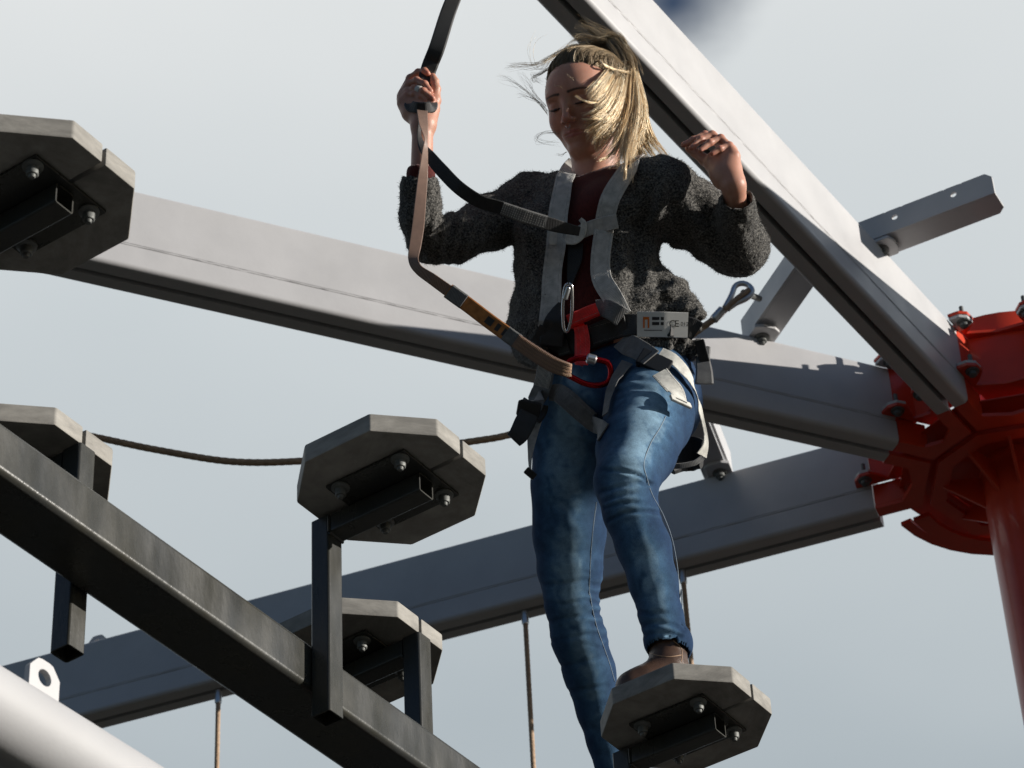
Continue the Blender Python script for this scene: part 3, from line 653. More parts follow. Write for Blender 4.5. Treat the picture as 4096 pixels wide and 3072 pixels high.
Vb = np.concatenate(Vb); Qb = np.concatenate(Qb)
paint = np.zeros((len(Vb), 4), np.float32); paint[:, 3] = 1     # r: lips, g: brow, b: flush
q = (Vb - HO) @ HAX.T / HSC
def blob(c, r, p=1.0): return np.clip(1.25 - np.linalg.norm((q - np.array(c)) / np.array(r), axis=1), 0, 1) ** p
lips = np.maximum(blob((0, .085, -.0648), (.022, .012, .0036)), blob((0, .084, -.0730), (.020, .012, .0046)))
paint[:, 0] = np.clip(lips * 2.2, 0, 1)
brow = 0
for s in (-1, 1):
    for i in range(7):
        u = i / 6; brow = np.maximum(brow, blob((s * (.013 + .034 * u), .085 - .012 * u * u, .0175 + .006 * u - .007 * u * u), (.0050, .012, .0036 - .0014 * u)))
    brow = np.maximum(brow, 0.9 * np.maximum(blob((s * .031, .086, -.0110), (.0145, .013, .0026)), 0))
paint[:, 1] = np.clip(brow * 2.0, 0, 1)
fl = np.maximum(blob((0, .104, -.040), (.018, .016, .014)), np.maximum(blob((.045, .055, -.035), (.028, .03, .024)), blob((-.045, .055, -.035), (.028, .03, .024))))
for hz, fg in ((hzR, R_FING), (hzL, L_FING)):
    for p, r in fg.values():
        tip = hz(*p[-1]); nail = tip + (tip - hz(*p[-2])) * .25 - nrm(ray(1200, 260)) * .006; paint[:, 3] = np.minimum(paint[:, 3], 1 - np.clip(1.6 - np.linalg.norm(Vb - nail, axis=1) / .0048, 0, 1))
        for a in p[1:]: fl = np.maximum(fl, np.clip(1.3 - np.linalg.norm(Vb - hz(*a), axis=1) / 0.011, 0, 1))
paint[:, 2] = np.clip(fl, 0, 1)
me = qmesh('body', Vb, Qb, PORG); ca = me.color_attributes.new('paint', 'FLOAT_COLOR', 'POINT'); ca.data.foreach_set('color', paint.ravel())
def skin_mat():
    m = mat('skin', (0.52, 0.27, 0.19), 0.48, sss=0.25, bump=0.10, bscale=900); t = m.node_tree; b = t.nodes['Principled BSDF']
    at_ = N(t, 'ShaderNodeAttribute', attribute_name='paint'); sp = N(t, 'ShaderNodeSeparateColor'); L(t, at_.outputs[0], sp.inputs[0])
    nz = N(t, 'ShaderNodeTexNoise', Scale=45.0, Detail=5.0); rp = N(t, 'ShaderNodeValToRGB'); L(t, nz.outputs[0], rp.inputs[0])
    rp.color_ramp.elements[0].position = .3; rp.color_ramp.elements[0].color = (0.47, 0.225, 0.155, 1); rp.color_ramp.elements[1].position = .7; rp.color_ramp.elements[1].color = (0.56, 0.30, 0.215, 1)
    last = rp.outputs[0]
    for ch, c in ((2, (0.54, 0.22, 0.155, 1)), (0, (0.40, 0.14, 0.11, 1)), (1, (0.055, 0.032, 0.020, 1))):
        mm = N(t, 'ShaderNodeMix', data_type='RGBA'); L(t, sp.outputs[ch], mm.inputs[0]); L(t, last, mm.inputs[6]); mm.inputs[7].default_value = c; last = mm.outputs[2]
    L(t, last, b.inputs['Base Color']); return m
M['skin'] = skin_mat()
body = part('body', me, M['skin'], pers)

# ------------------------------------------------------------------ clothes
def fabric(name, lo, hi, scale, rough=0.9, bump=0.5, stretch=(1, 1, 1), p0=0.35, p1=0.65, bd=0.002, lo2=None, hi2=None, s2=6.0, sheen=0.2, ssc=None):
    m = bpy.data.materials.new(name); m.use_nodes = True; t = m.node_tree; b = t.nodes['Principled BSDF']; b.inputs['Roughness'].default_value = rough; b.inputs['Sheen Weight'].default_value = sheen; b.inputs['Specular IOR Level'].default_value = 0.2
    tcn = N(t, 'ShaderNodeTexCoord'); mpn = N(t, 'ShaderNodeMapping'); mpn.inputs['Scale'].default_value = stretch; L(t, tcn.outputs['Object'], mpn.inputs[0])
    nz = N(t, 'ShaderNodeTexNoise', Scale=scale, Detail=4.0, Roughness=0.7); L(t, mpn.outputs[0], nz.inputs['Vector'])
    rp = N(t, 'ShaderNodeValToRGB'); L(t, nz.outputs[0], rp.inputs[0]); rp.color_ramp.elements[0].position = p0; rp.color_ramp.elements[0].color = (*lo, 1); rp.color_ramp.elements[1].position = p1; rp.color_ramp.elements[1].color = (*hi, 1); last = rp.outputs[0]
    if lo2:
        n2_ = N(t, 'ShaderNodeTexNoise', Scale=s2, Detail=5.0, Roughness=0.6); L(t, tcn.outputs['Object'], n2_.inputs['Vector'])
        r2_ = N(t, 'ShaderNodeValToRGB'); L(t, n2_.outputs[0], r2_.inputs[0]); r2_.color_ramp.elements[0].position = .36; r2_.color_ramp.elements[0].color = (*lo2, 1); r2_.color_ramp.elements[1].position = .66; r2_.color_ramp.elements[1].color = (*hi2, 1)
        mm = N(t, 'ShaderNodeMix', data_type='RGBA', blend_type='MULTIPLY'); mm.inputs[0].default_value = 1; L(t, last, mm.inputs[6]); L(t, r2_.outputs[0], mm.inputs[7]); last = mm.outputs[2]
    L(t, last, b.inputs['Base Color'])
    bp = N(t, 'ShaderNodeBump', Strength=bump, Distance=bd); L(t, nz.outputs[0], bp.inputs['Height']); L(t, bp.outputs[0], b.inputs['Normal']); return m
M['knit'] = fabric('boucle_knit', (0.012, 0.012, 0.012), (0.32, 0.305, 0.28), 230, bump=1.0, p0=0.43, p1=0.74, bd=0.004)
M['denim'] = fabric('denim', (0.58, 0.60, 0.62), (1.0, 1.0, 1.0), 700, bump=0.25, stretch=(1, 1, 0.35), lo2=(0.020, 0.055, 0.120), hi2=(0.105, 0.225, 0.375), s2=15.0, bd=0.001, sheen=0.0)
M['shirt'] = fabric('rib_jersey', (0.055, 0.008, 0.007), (0.115, 0.018, 0.014), 500, bump=0.4, stretch=(1, 1, 0.15), bd=0.001)
M['boot'] = mat('boot_leather', (0.075, 0.042, 0.027), 0.36, var=0.2, vscale=40, bump=0.3, bscale=400, rvar=.1)
M['sole'] = mat('boot_sole', (0.02, 0.018, 0.016), 0.7)

def px_of(G): return project(G.reshape(-1, 3)).reshape(G.shape[:-1] + (2,))
def build_shirt():
    a = np.array([pelvis, neck, shL, shR]); f = Field(a.min(0) - .20, a.max(0) + .16, 0.0040)
    c0 = J(1275, 690, 5.06); c1 = J(1283, 520, 5.01)
    f.cone(pelvis + np.array([0, 0, .06]), c0, 0.135, 0.125, .04, flat=FWD, fs=1.32); f.cone(c0, c1, 0.130, 0.140, .04, flat=FWD, fs=1.30)
    f.cone(c1, neck - np.array([0, 0, .10]), 0.140, 0.115, .04, flat=FWD, fs=1.35)
    f.cone(shR + np.array([0, 0, -.015]), shL + np.array([0, 0, -.015]), .060, .060, .05)
    for s in (-1, 1): f.ell(c1 + FWD * .075 + LAT * s * .065, np.stack([LAT, FWD, ZX]), (.062, .055, .060), .03)
    f.cone(neck + np.array([0, 0.0, -.05]), neck + HU * .010 + FWD * -.004, .067, .0605, .03)
    f.cone(neck + np.array([0, 0, -.08]), neck + HU * .10, .055, .058, .006, 'cut')
    V, Q = f.mesh_arrays(); return smooth_verts(V, Q, 1), Q
shirt = build_shirt()
so_ = part('shirt', qmesh('shirt', *shirt, PORG), M['shirt'], pers)
# dark red cuff under the right sleeve
f = Field(J(911, 440, 4.85) - .07, J(911, 350, 4.80) + .07, 0.0028)
f.cone(J(909, 376, 4.815), J(910, 455, 4.86), .0315, .0320, .004); f.cone(J(909, 335, 4.795), J(910, 398, 4.827), .0262, .0262, .003, 'cut')
V, Q = f.mesh_arrays(); part('shirt_cuff', qmesh('shirt_cuff', smooth_verts(V, Q, 1), Q, PORG), M['shirt'], pers)

def build_cardigan():
    a = np.array([pelvis, neck, shL, shR, elL, elR, wrL, wrR + np.array([0, 0, -.1])]); f = Field(a.min(0) - .17, a.max(0) + .13, 0.0042)
    c0 = J(1268, 690, 5.06); c1 = J(1272, 520, 5.01); hem = J(1312, 790, 5.09)
    f.cone(hem, c0, 0.166, 0.160, .03, flat=FWD, fs=1.28); f.cone(c0, c1, 0.160, 0.158, .04, flat=FWD, fs=1.22); f.cone(c1, neck - np.array([0, 0, .085]), 0.158, 0.125, .05, flat=FWD, fs=1.25)
    f.cone(shR + np.array([0, 0, -.02]), shL + np.array([0, 0, -.02]), .072, .074, .05)
    f.cone(neck + LAT * .05 - np.array([0, 0, .02]) - FWD * .02, shL + np.array([0, 0, .0]), .050, .060, .04); f.cone(neck - LAT * .055 - np.array([0, 0, .03]) - FWD * .02, shR, .045, .055, .04)
    for s in (-1, 1): f.ell(c1 + FWD * .085 + LAT * s * .070, np.stack([LAT, FWD, ZX]), (.066, .058, .066), .03)
    # left sleeve (image right): wide, hanging at the elbow
    f.chain([shL, J(1505, 468, 4.95), J(1575, 520, 4.99), J(1597, 528, 4.985)], [.070, .068, .060, .058], .03)
    f.cone(J(1597, 526, 4.985), J(1593, 440, 4.845), .058, .0385, .025); f.cone(J(1545, 520, 5.0), J(1600, 545, 5.0), .05, .046, .03)
    # right sleeve: slim
    f.chain([shR, J(1060, 480, 5.0), J(985, 515, 4.965), J(930, 520, 4.945)], [.066, .056, .050, .046], .025)
    f.chain([J(928, 520, 4.945), J(908, 470, 4.88), J(907, 404, 4.836)], [.047, .0435, .0435], .02)
    # gathered waist and hem
    f.cone(J(1440, 640, 5.0), J(1500, 690, 4.99), .050, .032, .05); f.cone(J(1430, 742, 4.985), J(1492, 755, 4.99), .040, .026, .025); f.cone(J(1370, 742, 4.965), J(1440, 748, 4.98), .030, .038, .03)
    f.cone(J(1165, 690, 5.13), J(1165, 755, 5.15), .065, .05, .04)
    # open sleeves, neck and front
    f.cone(J(1594, 475, 4.90), J(1592, 380, 4.76), .024, .0385, .003, 'cut'); f.cone(J(907, 428, 4.851), J(908, 340, 4.795), .0325, .0350, .003, 'cut')
    f.cone(neck - np.array([0, 0, .06]), neck + HU * .12, .074, .070, .01, 'cut')
    sl, G = f.sub(f.lo, f.lo + f.h * f.n)
    P = px_of(G); x, y = P[..., 0], P[..., 1]
    le = np.interp(y, [350, 400, 520, 700, 790], [1228, 1218, 1196, 1186, 1190]); re = np.interp(y, [350, 400, 480, 560, 640, 720, 790], [1362, 1350, 1316, 1296, 1302, 1345, 1350])
    front = ((G - (pelvis + neck) / 2) @ FWD)
    d = np.maximum(np.maximum(le - x, x - re) * px1, 0.035 - front); d = np.maximum(d, (y - 800) * px1)
    f.put(sl, d.astype(np.float32), .012, 'cut')
    f.put(sl, ((804 - y) * px1 + 0.006 * np.sin(x * .16)).astype(np.float32) * -1 * -1 * -1 if False else (-(y - (783 + 10 * np.sin(x * .05))) * px1).astype(np.float32), .012, 'cut')
    V, Q = f.mesh_arrays(); V = smooth_verts(V, Q, 2, .5)
    Nn = vnormals(V, Q); p = project(V)
    # folds: on the right elbow, the left front and the gathered waist
    def fold(cx, cy, rx, ry, ang, wl, amp):
        dx_ = (p[:, 0] - cx); dy_ = (p[:, 1] - cy); c, s_ = math.cos(R(ang)), math.sin(R(ang)); u = dx_ * c + dy_ * s_; w = -dx_ * s_ + dy_ * c
        e = np.exp(-(u / rx) ** 2 - (w / ry) ** 2); ph = vnoise(np.stack([u / 40, w / 30, 0 * u], 1), 3) * 1.3
        return amp * e * np.sin(2 * math.pi * u / wl + ph)
    D = 0.0035 * vnoise(V * 22, 1) + 0.0018 * vnoise(V * 60, 2)
    D += fold(985, 495, 60, 55, 15, 26, .0050) + fold(1395, 520, 50, 150, 8, 62, .010) + fold(1500, 500, 90, 70, -30, 58, .0075) + fold(1480, 720, 60, 55, 20, 30, .008) + fold(1440, 620, 50, 60, 65, 44, .008) + fold(1130, 520, 40, 120, -8, 60, .007) + fold(1120, 690, 40, 90, 75, 60, .006)
    D += -0.020 * np.exp(-((p[:, 1] - np.interp(p[:, 0], [1180, 1300, 1540], [735, 722, 700])) / 16) ** 2) * (p[:, 0] > 1180)       # cinched under the belt
    V = V + Nn * D[:, None]
    Nn = vnormals(V, Q); V = V + Nn * (0.0016 * vnoise(V * 190, 5) + 0.0010 * vnoise(V * 420, 6))[:, None]
    return V, Q
card = build_cardigan()
co = part('cardigan', qmesh('cardigan', *card, PORG), M['knit'], pers)
# loose wool fibres standing off the knit
def fibres(V, Q, n, ln, w, seed=3):
    rg = np.random.default_rng(seed); fn = np.cross(V[Q[:, 2]] - V[Q[:, 0]], V[Q[:, 3]] - V[Q[:, 1]]); ar = np.linalg.norm(fn, axis=1); fn /= ar[:, None] + 1e-12
    k = rg.choice(len(Q), n, p=ar / ar.sum()); uv = rg.random((n, 2)); a, b, c, d = (V[Q[k, i]] for i in range(4))
    P = a * ((1 - uv[:, :1]) * (1 - uv[:, 1:])) + b * (uv[:, :1] * (1 - uv[:, 1:])) + c * (uv[:, :1] * uv[:, 1:]) + d * ((1 - uv[:, :1]) * uv[:, 1:])
    dr = fn[k] * 0.8 + rg.normal(0, .75, (n, 3)); dr /= np.linalg.norm(dr, axis=1)[:, None]; sd = np.cross(dr, rg.normal(0, 1, (n, 3))); sd /= np.linalg.norm(sd, axis=1)[:, None]
    le = ln * rg.uniform(.5, 1.4, (n, 1)); bend = rg.normal(0, .5, (n, 3)); out = []
    for t in (0, .5, 1.0):
        c_ = P + dr * le * t + bend * le * t * t * .7; ww = w * (1 - .5 * t); out += [c_ - sd * ww, c_ + sd * ww]
    VV = np.stack(out, 1).reshape(-1, 3); b0 = np.arange(n)[:, None] * 6
    QQ = np.concatenate([b0 + np.array([0, 1, 3, 2]), b0 + np.array([2, 3, 5, 4])]); return VV, QQ
M['fuzz'] = fabric('wool_fuzz', (0.014, 0.014, 0.013), (0.32, 0.305, 0.28), 190, bump=0, p0=.35, p1=.7)
FV, FQ = fibres(*card, 70000, 0.0040, 0.00036)
fz = part('wool_fuzz', qmesh('wool_fuzz', FV, FQ, PORG), M['fuzz'], co); fz['kind'] = 'stuff'

def build_jeans():
    a = np.array(LEGL + LEGR); f = Field(a.min(0) - .14, a.max(0) + .14, 0.0042)
    f.chain(LEGL, RADL, .014); f.chain(LEGR, RADR, .014)
    f.cone(pelvis + np.array([0, 0, .02]), pelvis + np.array([0, 0, .085]), .148, .130, .03, flat=FWD, fs=1.45)
    f.cone(hipL - FWD * .05 - np.array([0, 0, .03]), hipR - FWD * .05 - np.array([0, 0, .03]), .085, .085, .04)
    f.cone(LEGL[-1], LEGL[-1] + np.array([0.004, .004, -.004]), .044, .049, .006)
    f.cone(LEGL[-1] + np.array([0, 0, .012]), LEGL[-1] + np.array([0.006, .008, -.10]), .0385, .0405, .002, 'cut')
    f.cone(LEGR[-1] + np.array([0, 0, -.03]), LEGR[-1] + np.array([0, .0, -.12]), .03, .035, .002, 'cut')
    sl, G = f.sub(f.lo, f.lo + f.h * f.n); f.put(sl, (-(G[..., 2] - (pelvis[2] + .095))).astype(np.float32), .004, 'cut')
    V, Q = f.mesh_arrays(); V = smooth_verts(V, Q, 3, .5); Nn = vnormals(V, Q); p = project(V)
    left = p[:, 0] > np.interp(p[:, 1], [800, 900, 1000, 1060, 1120, 1250, 1400], [1305, 1296, 1284, 1292, 1310, 1350, 1380])
    def crease(pts, w, amp, side, curl=0.35):
        P_ = np.array(pts, float); yy = np.interp(p[:, 0], P_[:, 0], P_[:, 1]); t = (p[:, 1] - yy) / w; ends = np.clip((p[:, 0] - P_[0, 0] + 8) / 16, 0, 1) * np.clip((P_[-1, 0] + 8 - p[:, 0]) / 16, 0, 1)
        return -amp * ends * (np.exp(-t * t) - curl * np.exp(-((t - 1.8) / 1.1) ** 2) - curl * np.exp(-((t + 1.8) / 1.1) ** 2)) * (left if side else ~left)
    D = 0.0012 * vnoise(V * 30, 8)
    for c in ([(1300, 1013), (1345, 1018), (1380, 1026), (1412, 1048)], [(1296, 1062), (1335, 1052), (1375, 1043), (1410, 1045)], [(1300, 1083), (1335, 1072), (1372, 1062)], [(1312, 1125), (1350, 1108), (1400, 1104), (1425, 1108)], [(1300, 1098), (1340, 1088), (1380, 1084)]): D += crease(c, 4.2, .0038, True)
    for c in ([(1384, 1352), (1420, 1345), (1455, 1350), (1476, 1362)], [(1390, 1372), (1440, 1366), (1480, 1378)], [(1375, 1320), (1410, 1326), (1440, 1322)], [(1315, 830), (1360, 818), (1420, 822)], [(1318, 850), (1365, 838), (1410, 842)]): D += crease(c, 5, .0024, True)
    for c in ([(1180, 1345), (1225, 1335), (1280, 1328)], [(1182, 1385), (1230, 1378), (1292, 1366)], [(1195, 1440), (1240, 1436), (1290, 1420)], [(1170, 1300), (1220, 1306), (1268, 1295), (1300, 1290)], [(1165, 1262), (1215, 1262), (1290, 1248)], [(1210, 1495), (1260, 1490), (1310, 1480)]): D += crease(c, 5.0, .0014, False)
    D += 0.0016 * np.sin(p[:, 1] / 3.6 + vnoise(V * 30, 4) * 2) * np.exp(-((p[:, 1] - 1310) / 70) ** 2) * (~left) * np.clip((p[:, 0] - 1255) / 20, 0, 1)
    D += -0.006 * np.exp(-((p[:, 1] - 1356) / 3.5) ** 2) * left * 0 
    # washed-out streaks down the front of the thighs, knees and shins
    cl = np.interp(p[:, 1], [x[1] for x in SL], [x[0] for x in SL]); wl = np.interp(p[:, 1], [x[1] for x in SL], [x[3] for x in SL]); cr = np.interp(p[:, 1], [x[1] for x in SR], [x[0] for x in SR]); wr_ = np.interp(p[:, 1], [x[1] for x in SR], [x[3] for x in SR])
    u = np.where(left, (p[:, 0] - cl) / wl, (p[:, 0] - cr) / wr_); fade = np.exp(-((u + .05) / .55) ** 2) * np.interp(p[:, 1], [780, 860, 1000, 1060, 1120, 1200, 1280, 1330, 1400, 1700], [.35, .9, 1.0, .75, .45, .8, .9, .55, .6, .3])
    wv = np.stack([vnoise(V * 38, 31), vnoise(V * 38, 32), vnoise(V * 38, 33)], 1); st = np.stack([V[:, 0] * 70, V[:, 1] * 70, V[:, 2] * 20], 1) + 1.1 * wv; fade = np.clip(fade * (.80 + .32 * vnoise(st, 21) + .14 * vnoise(V * 60 + 1.3 * wv, 22) + .16 * vnoise(V * 150 + wv, 23)) + 60 * np.abs(D) * (D > 0), 0, 1)
    return V + Nn * D[:, None], Q, fade
jv, jq, jfade = build_jeans(); jeans = (jv, jq)
jme = qmesh('jeans', jv, jq, PORG); ca = jme.color_attributes.new('fade', 'FLOAT_COLOR', 'POINT'); ca.data.foreach_set('color', np.repeat(jfade[:, None], 4, 1).astype(np.float32).ravel())
def denim_mat():
    m = fabric('denim', (0.62, 0.64, 0.66), (1.0, 1.0, 1.0), 700, bump=0.3, stretch=(1, 1, 0.35), lo2=(0.75, 0.75, 0.75), hi2=(1.0, 1.0, 1.0), s2=40.0, bd=0.001, sheen=0.0); t = m.node_tree; b = t.nodes['Principled BSDF']
    src = b.inputs['Base Color'].links[0].from_socket; at_ = N(t, 'ShaderNodeAttribute', attribute_name='fade'); rp = N(t, 'ShaderNodeValToRGB'); L(t, at_.outputs[0], rp.inputs[0]); e = rp.color_ramp.elements
    e[0].position = .0; e[0].color = (0.016, 0.045, 0.110, 1); e[1].position = .70; e[1].color = (0.27, 0.43, 0.57, 1); k = e.new(.30); k.color = (0.080, 0.175, 0.300, 1)
    mm = N(t, 'ShaderNodeMix', data_type='RGBA', blend_type='MULTIPLY'); mm.inputs[0].default_value = 1; L(t, src, mm.inputs[6]); L(t, rp.outputs[0], mm.inputs[7]); L(t, mm.outputs[2], b.inputs['Base Color']); return m
M['denim'] = denim_mat()
jo = part('jeans', jme, M['denim'], pers)

# boots
BOOTS = []
def build_boot(ank, toe_dir, z0, name, k=1.0):
    d = nrm(toe_dir); s = np.cross(ZX, d); f = Field(ank - np.array([.26, .26, .16]), ank + np.array([.26, .26, .10]), 0.0030)
    c = np.array([ank[0], ank[1], z0]); ax = np.stack([d, s, ZX])
    f.cone(ank + ZX * .05, c + ZX * .065, .0365, .037, .02); f.cone(c - d * .022 + ZX * .040, c + d * .09 * k + ZX * .038, .034, .034, .02); f.cone(c + d * .07 * k + ZX * .036, c + d * .138 * k + ZX * .034, .036, .032, .02)
    f.cone(c + ZX * .085 + d * .01, c + d * .09 * k + ZX * .05, .036, .032, .02)
    f.cone(ank + ZX * .055, ank + ZX * .14, .036, .038, .002, 'cut')
    sl, G = f.sub(f.lo, f.lo + f.h * f.n); f.put(sl, (G[..., 2] - (z0 + .0135)).astype(np.float32), .002, 'cut')
    V, Q = f.mesh_arrays(); V = smooth_verts(V, Q, 1); bo = part('boot', qmesh('boot', V, Q, PORG), M['boot'], pers); BOOTS.append((bo, bvh(V, Q)))
    o = []
    for i in range(28):
        a = 2 * math.pi * i / 28; u = math.cos(a); w = math.sin(a); x_ = (.060 + .112 * u) * (k if u > -.5 else 1); y_ = w * (.036 if u < 0 else .040 * (1 - .25 * u * u)); o.append((x_, y_))
    part('sole', MB().prism(o, 0.001, 0.0135, c, ax, 0.003), M['sole'], bo, 40)
    return bo
ankL = atz(1443, 1405, ZTOP + .135); build_boot(np.array([ankL[0], ankL[1], ZTOP + .11]), (-0.93, -0.36, 0), ZTOP, 'boot', .60)
build_boot(LEGR[-1] + np.array([0.004, .01, -.05]), (-0.6, -0.8, 0), LEGR[-1][2] - .165, 'boot')
# board under the trailing boot
rb = LEGR[-1]
dup(st_n1, pos(-2.89, float(rb @ BX) - .02, rb[2] - .165 - .038), ROTA + math.pi, 'stepping board under the trailing boot, below the bottom edge')

# ------------------------------------------------------------------ hair
BVH_HEAD = bvh(*head)
def hz1(x, y): return ((2000 + x / 2.765) / PX, (120 + y / 2.765) / PX)      # close-up of the head
def head_pt(x, y, off, fallback=0.0):
    X, Y_ = hz1(x, y); d = ray(X, Y_); dn = nrm(d); hit = BVH_HEAD.ray_cast(Vector(CAM), Vector(dn))
    if hit[0] is not None and hit[3] < 8: return np.array(hit[0]) - dn * off
    return at(X, Y_, HO[1] + fallback - off * 0.6)
class Strands:
    def __init__(s, seed): s.V = []; s.Q = []; s.T = []; s.n = 0; s.rg = np.random.default_rng(seed)
    def one(s, P, r, tint):
        P = np.asarray(P); m = len(P); T = np.gradient(P, axis=0); T /= np.linalg.norm(T, axis=1)[:, None] + 1e-12
        a = np.cross(T, nrm(s.rg.normal(0, 1, 3))); a /= np.linalg.norm(a, axis=1)[:, None] + 1e-12; b = np.cross(T, a); u = np.linspace(0, 1, m)
        rr = (r * np.clip(1.0 - 0.75 * u ** 3, .2, 1))[:, None]
        ring = [P + rr * (a * math.cos(t) + b * math.sin(t)) for t in (0, 2.094, 4.189)]
        s.V.append(np.stack(ring, 1).reshape(-1, 3)); i = np.arange(m - 1)[:, None] * 3 + s.n
        for k in range(3): s.Q.append(np.concatenate([i + k, i + (k + 1) % 3, i + 3 + (k + 1) % 3, i + 3 + k], 1))
        c = np.zeros((m, 4)); c[:, 0] = u; c[:, 1] = tint; c[:, 2] = s.rg.random(); c[:, 3] = 1; s.T.append(np.repeat(c, 3, 0)); s.n += m * 3
    def lock(s, guides, n, r, jit, tint, seg=14, wave=0.0015, clump=10):
        """strands blended between neighbouring guide curves, gathered in clumps"""
        G = [spline(g, seg) for g in guides]; k = len(G); done = 0
        while done < n:
            u = s.rg.uniform(0, k - 1) if k > 1 else 0.0; i = min(int(u), max(k - 2, 0)); w = u - i
            base = G[i] * (1 - w) + G[i + 1] * w if k > 1 else G[0].copy()
            base = base + s.rg.normal(0, jit, 3) * np.linspace(.5, 1.3, seg)[:, None]
            end = s.rg.uniform(.75, 1.05) if n > 60 else 1.0
            for _ in range(min(clump, n - done)):
                P = base + s.rg.normal(0, jit * .45, 3) * np.linspace(1.0, .35, seg)[:, None] + s.rg.normal(0, jit * .3, 3) * (np.linspace(0, 1, seg) ** 3)[:, None]
                ph = s.rg.uniform(0, 6.28, 3); t = np.linspace(0, 1, seg)[:, None]; P = P + wave * np.sin(t * s.rg.uniform(4, 9) + ph) * t
                if end < 1: P = spline(P[:max(4, int(seg * end * s.rg.uniform(.85, 1)))], seg)
                s.one(P, r * s.rg.uniform(.7, 1.25), tint); done += 1
    def obj(s, name, mt):
        V = np.concatenate(s.V); Q = np.concatenate(s.Q); me = qmesh(name, V, Q, PORG); ca = me.color_attributes.new('strand', 'FLOAT_COLOR', 'POINT'); c = np.concatenate(s.T).astype(np.float32)
        ca.data.foreach_set('color', c.ravel()); return part(name, me, mt, pers)
def hair_mat():
    m = bpy.data.materials.new('hair'); m.use_nodes = True; t = m.node_tree; b = t.nodes['Principled BSDF']; out = t.nodes['Material Output']
    a = N(t, 'ShaderNodeAttribute', attribute_name='strand'); sp = N(t, 'ShaderNodeSeparateColor'); L(t, a.outputs[0], sp.inputs[0])
    root = N(t, 'ShaderNodeValToRGB'); L(t, sp.outputs[0], root.inputs[0]); e = root.color_ramp.elements
    e[0].position = 0.0; e[0].color = (0.21, 0.15, 0.095, 1); e[1].position = 1.0; e[1].color = (0.44, 0.33, 0.20, 1)
    bl = N(t, 'ShaderNodeValToRGB'); L(t, sp.outputs[2], bl.inputs[0]); e = bl.color_ramp.elements; e[0].color = (0.97, 0.74, 0.44, 1); e[1].color = (1.0, 0.95, 0.80, 1)
    mm = N(t, 'ShaderNodeMix', data_type='RGBA'); L(t, sp.outputs[1], mm.inputs[0]); L(t, root.outputs[0], mm.inputs[6]); L(t, bl.outputs[0], mm.inputs[7])
    L(t, mm.outputs[2], b.inputs['Base Color']); b.inputs['Roughness'].default_value = 0.38; b.inputs['Specular IOR Level'].default_value = 0.45
    tr = N(t, 'ShaderNodeBsdfTranslucent'); L(t, mm.outputs[2], tr.inputs[0]); mx_ = N(t, 'ShaderNodeMixShader'); mx_.inputs[0].default_value = 0.45; L(t, b.outputs[0], mx_.inputs[1]); L(t, tr.outputs[0], mx_.inputs[2])
    gl = N(t, 'ShaderNodeBsdfGlossy', Roughness=0.50); L(t, mm.outputs[2], gl.inputs[0]); m2 = N(t, 'ShaderNodeMixShader'); m2.inputs[0].default_value = 0.48; L(t, mx_.outputs[0], m2.inputs[1]); L(t, gl.outputs[0], m2.inputs[2]); L(t, m2.outputs[0], out.inputs[0]); return m
M['hair'] = hair_mat()
S_ = Strands(5)
HS = np.array([0.0720, 0.096, 0.074]) * HSC; HC = np.array([0, -0.016, 0.030]) * HSC
def on_head(dirs, off):
    d = dirs / np.linalg.norm(dirs, axis=1)[:, None]; P = HC + d * (HS + off[:, None]); return HO + P @ HAX
rg = np.random.default_rng(11)
# combed hair over the skull: from the hairline back to the crown, two layers for volume
def hairline(u):                                       # u -1..1 across the forehead, unit directions in skull space
    x = 0.99 * math.sin(u * 1.62); z = 0.66 * math.cos(u * 1.45) + 0.02 - 0.25 * max(0, abs(u) - .75); y = math.sqrt(max(0.02, 1 - min(1, x * x) - z * z)) * (1 if abs(u) < .93 else -.2)
    return np.array([x, y, z])
for i in range(520):                                   # locks swept from the hairline over the crown
    u = rg.uniform(-1.1, 1.1); a0 = hairline(u) + rg.normal(0, .04, 3); back = np.array([-.25 + .35 * u + rg.normal(0, .15), -1.0, 0.15 + rg.normal(0, .2)]); top = np.array([0.38 * u - .10, 0.05 - .15 * abs(u), 0.98 - .35 * abs(u)]) + rg.normal(0, .06, 3)
    vol = rg.uniform(.004, .020); ti = rg.uniform(0, .50) ** 1.5 * 1.1
    for j in range(9):
        a1 = a0 + rg.normal(0, .028, 3); D = spline([a1, a1 * .55 + top * .6 + rg.normal(0, .02, 3), top * .7 + back * .45 + rg.normal(0, .03, 3), back + rg.normal(0, .05, 3)], 14)
        off = np.interp(np.linspace(0, 1, 14), [0, .12, .35, .7, 1], [.0008, .004 + vol * .3, .004 + vol * .8, .008 + vol, .012 + vol]) + rg.normal(0, .0006)
        S_.one(on_head(D, off), .00036 * rg.uniform(.7, 1.3), ti)
for i in range(260):                                   # short fine hairs that blur the hairline
    u = rg.uniform(-1.0, 1.0); a1 = hairline(u) + rg.normal(0, .05, 3); c1 = a1 + np.array([rg.normal(0, .12), -.15, .35]); D = spline([a1, (a1 + c1) / 2 + rg.normal(0, .03, 3), c1], 8); S_.one(on_head(D, np.linspace(.0004, .010, 8)), .00025, .25)
for i in range(1200):                                  # back of the head, hanging to the nape
    a = np.array([rg.uniform(-1, 1), rg.uniform(-.9, .1), rg.uniform(.1, .9)]); b_ = np.array([a[0] * .8 - .1, -.9, -.35]); c_ = np.array([a[0] * .6 - .25, -.75, -1.25])
    D = spline([a, (a + b_) / 2, b_, c_], 10); S_.one(on_head(D, np.full(10, .011) + np.linspace(0, .008, 10) + rg.uniform(0, .006)), .0005, rg.uniform(0, .35))
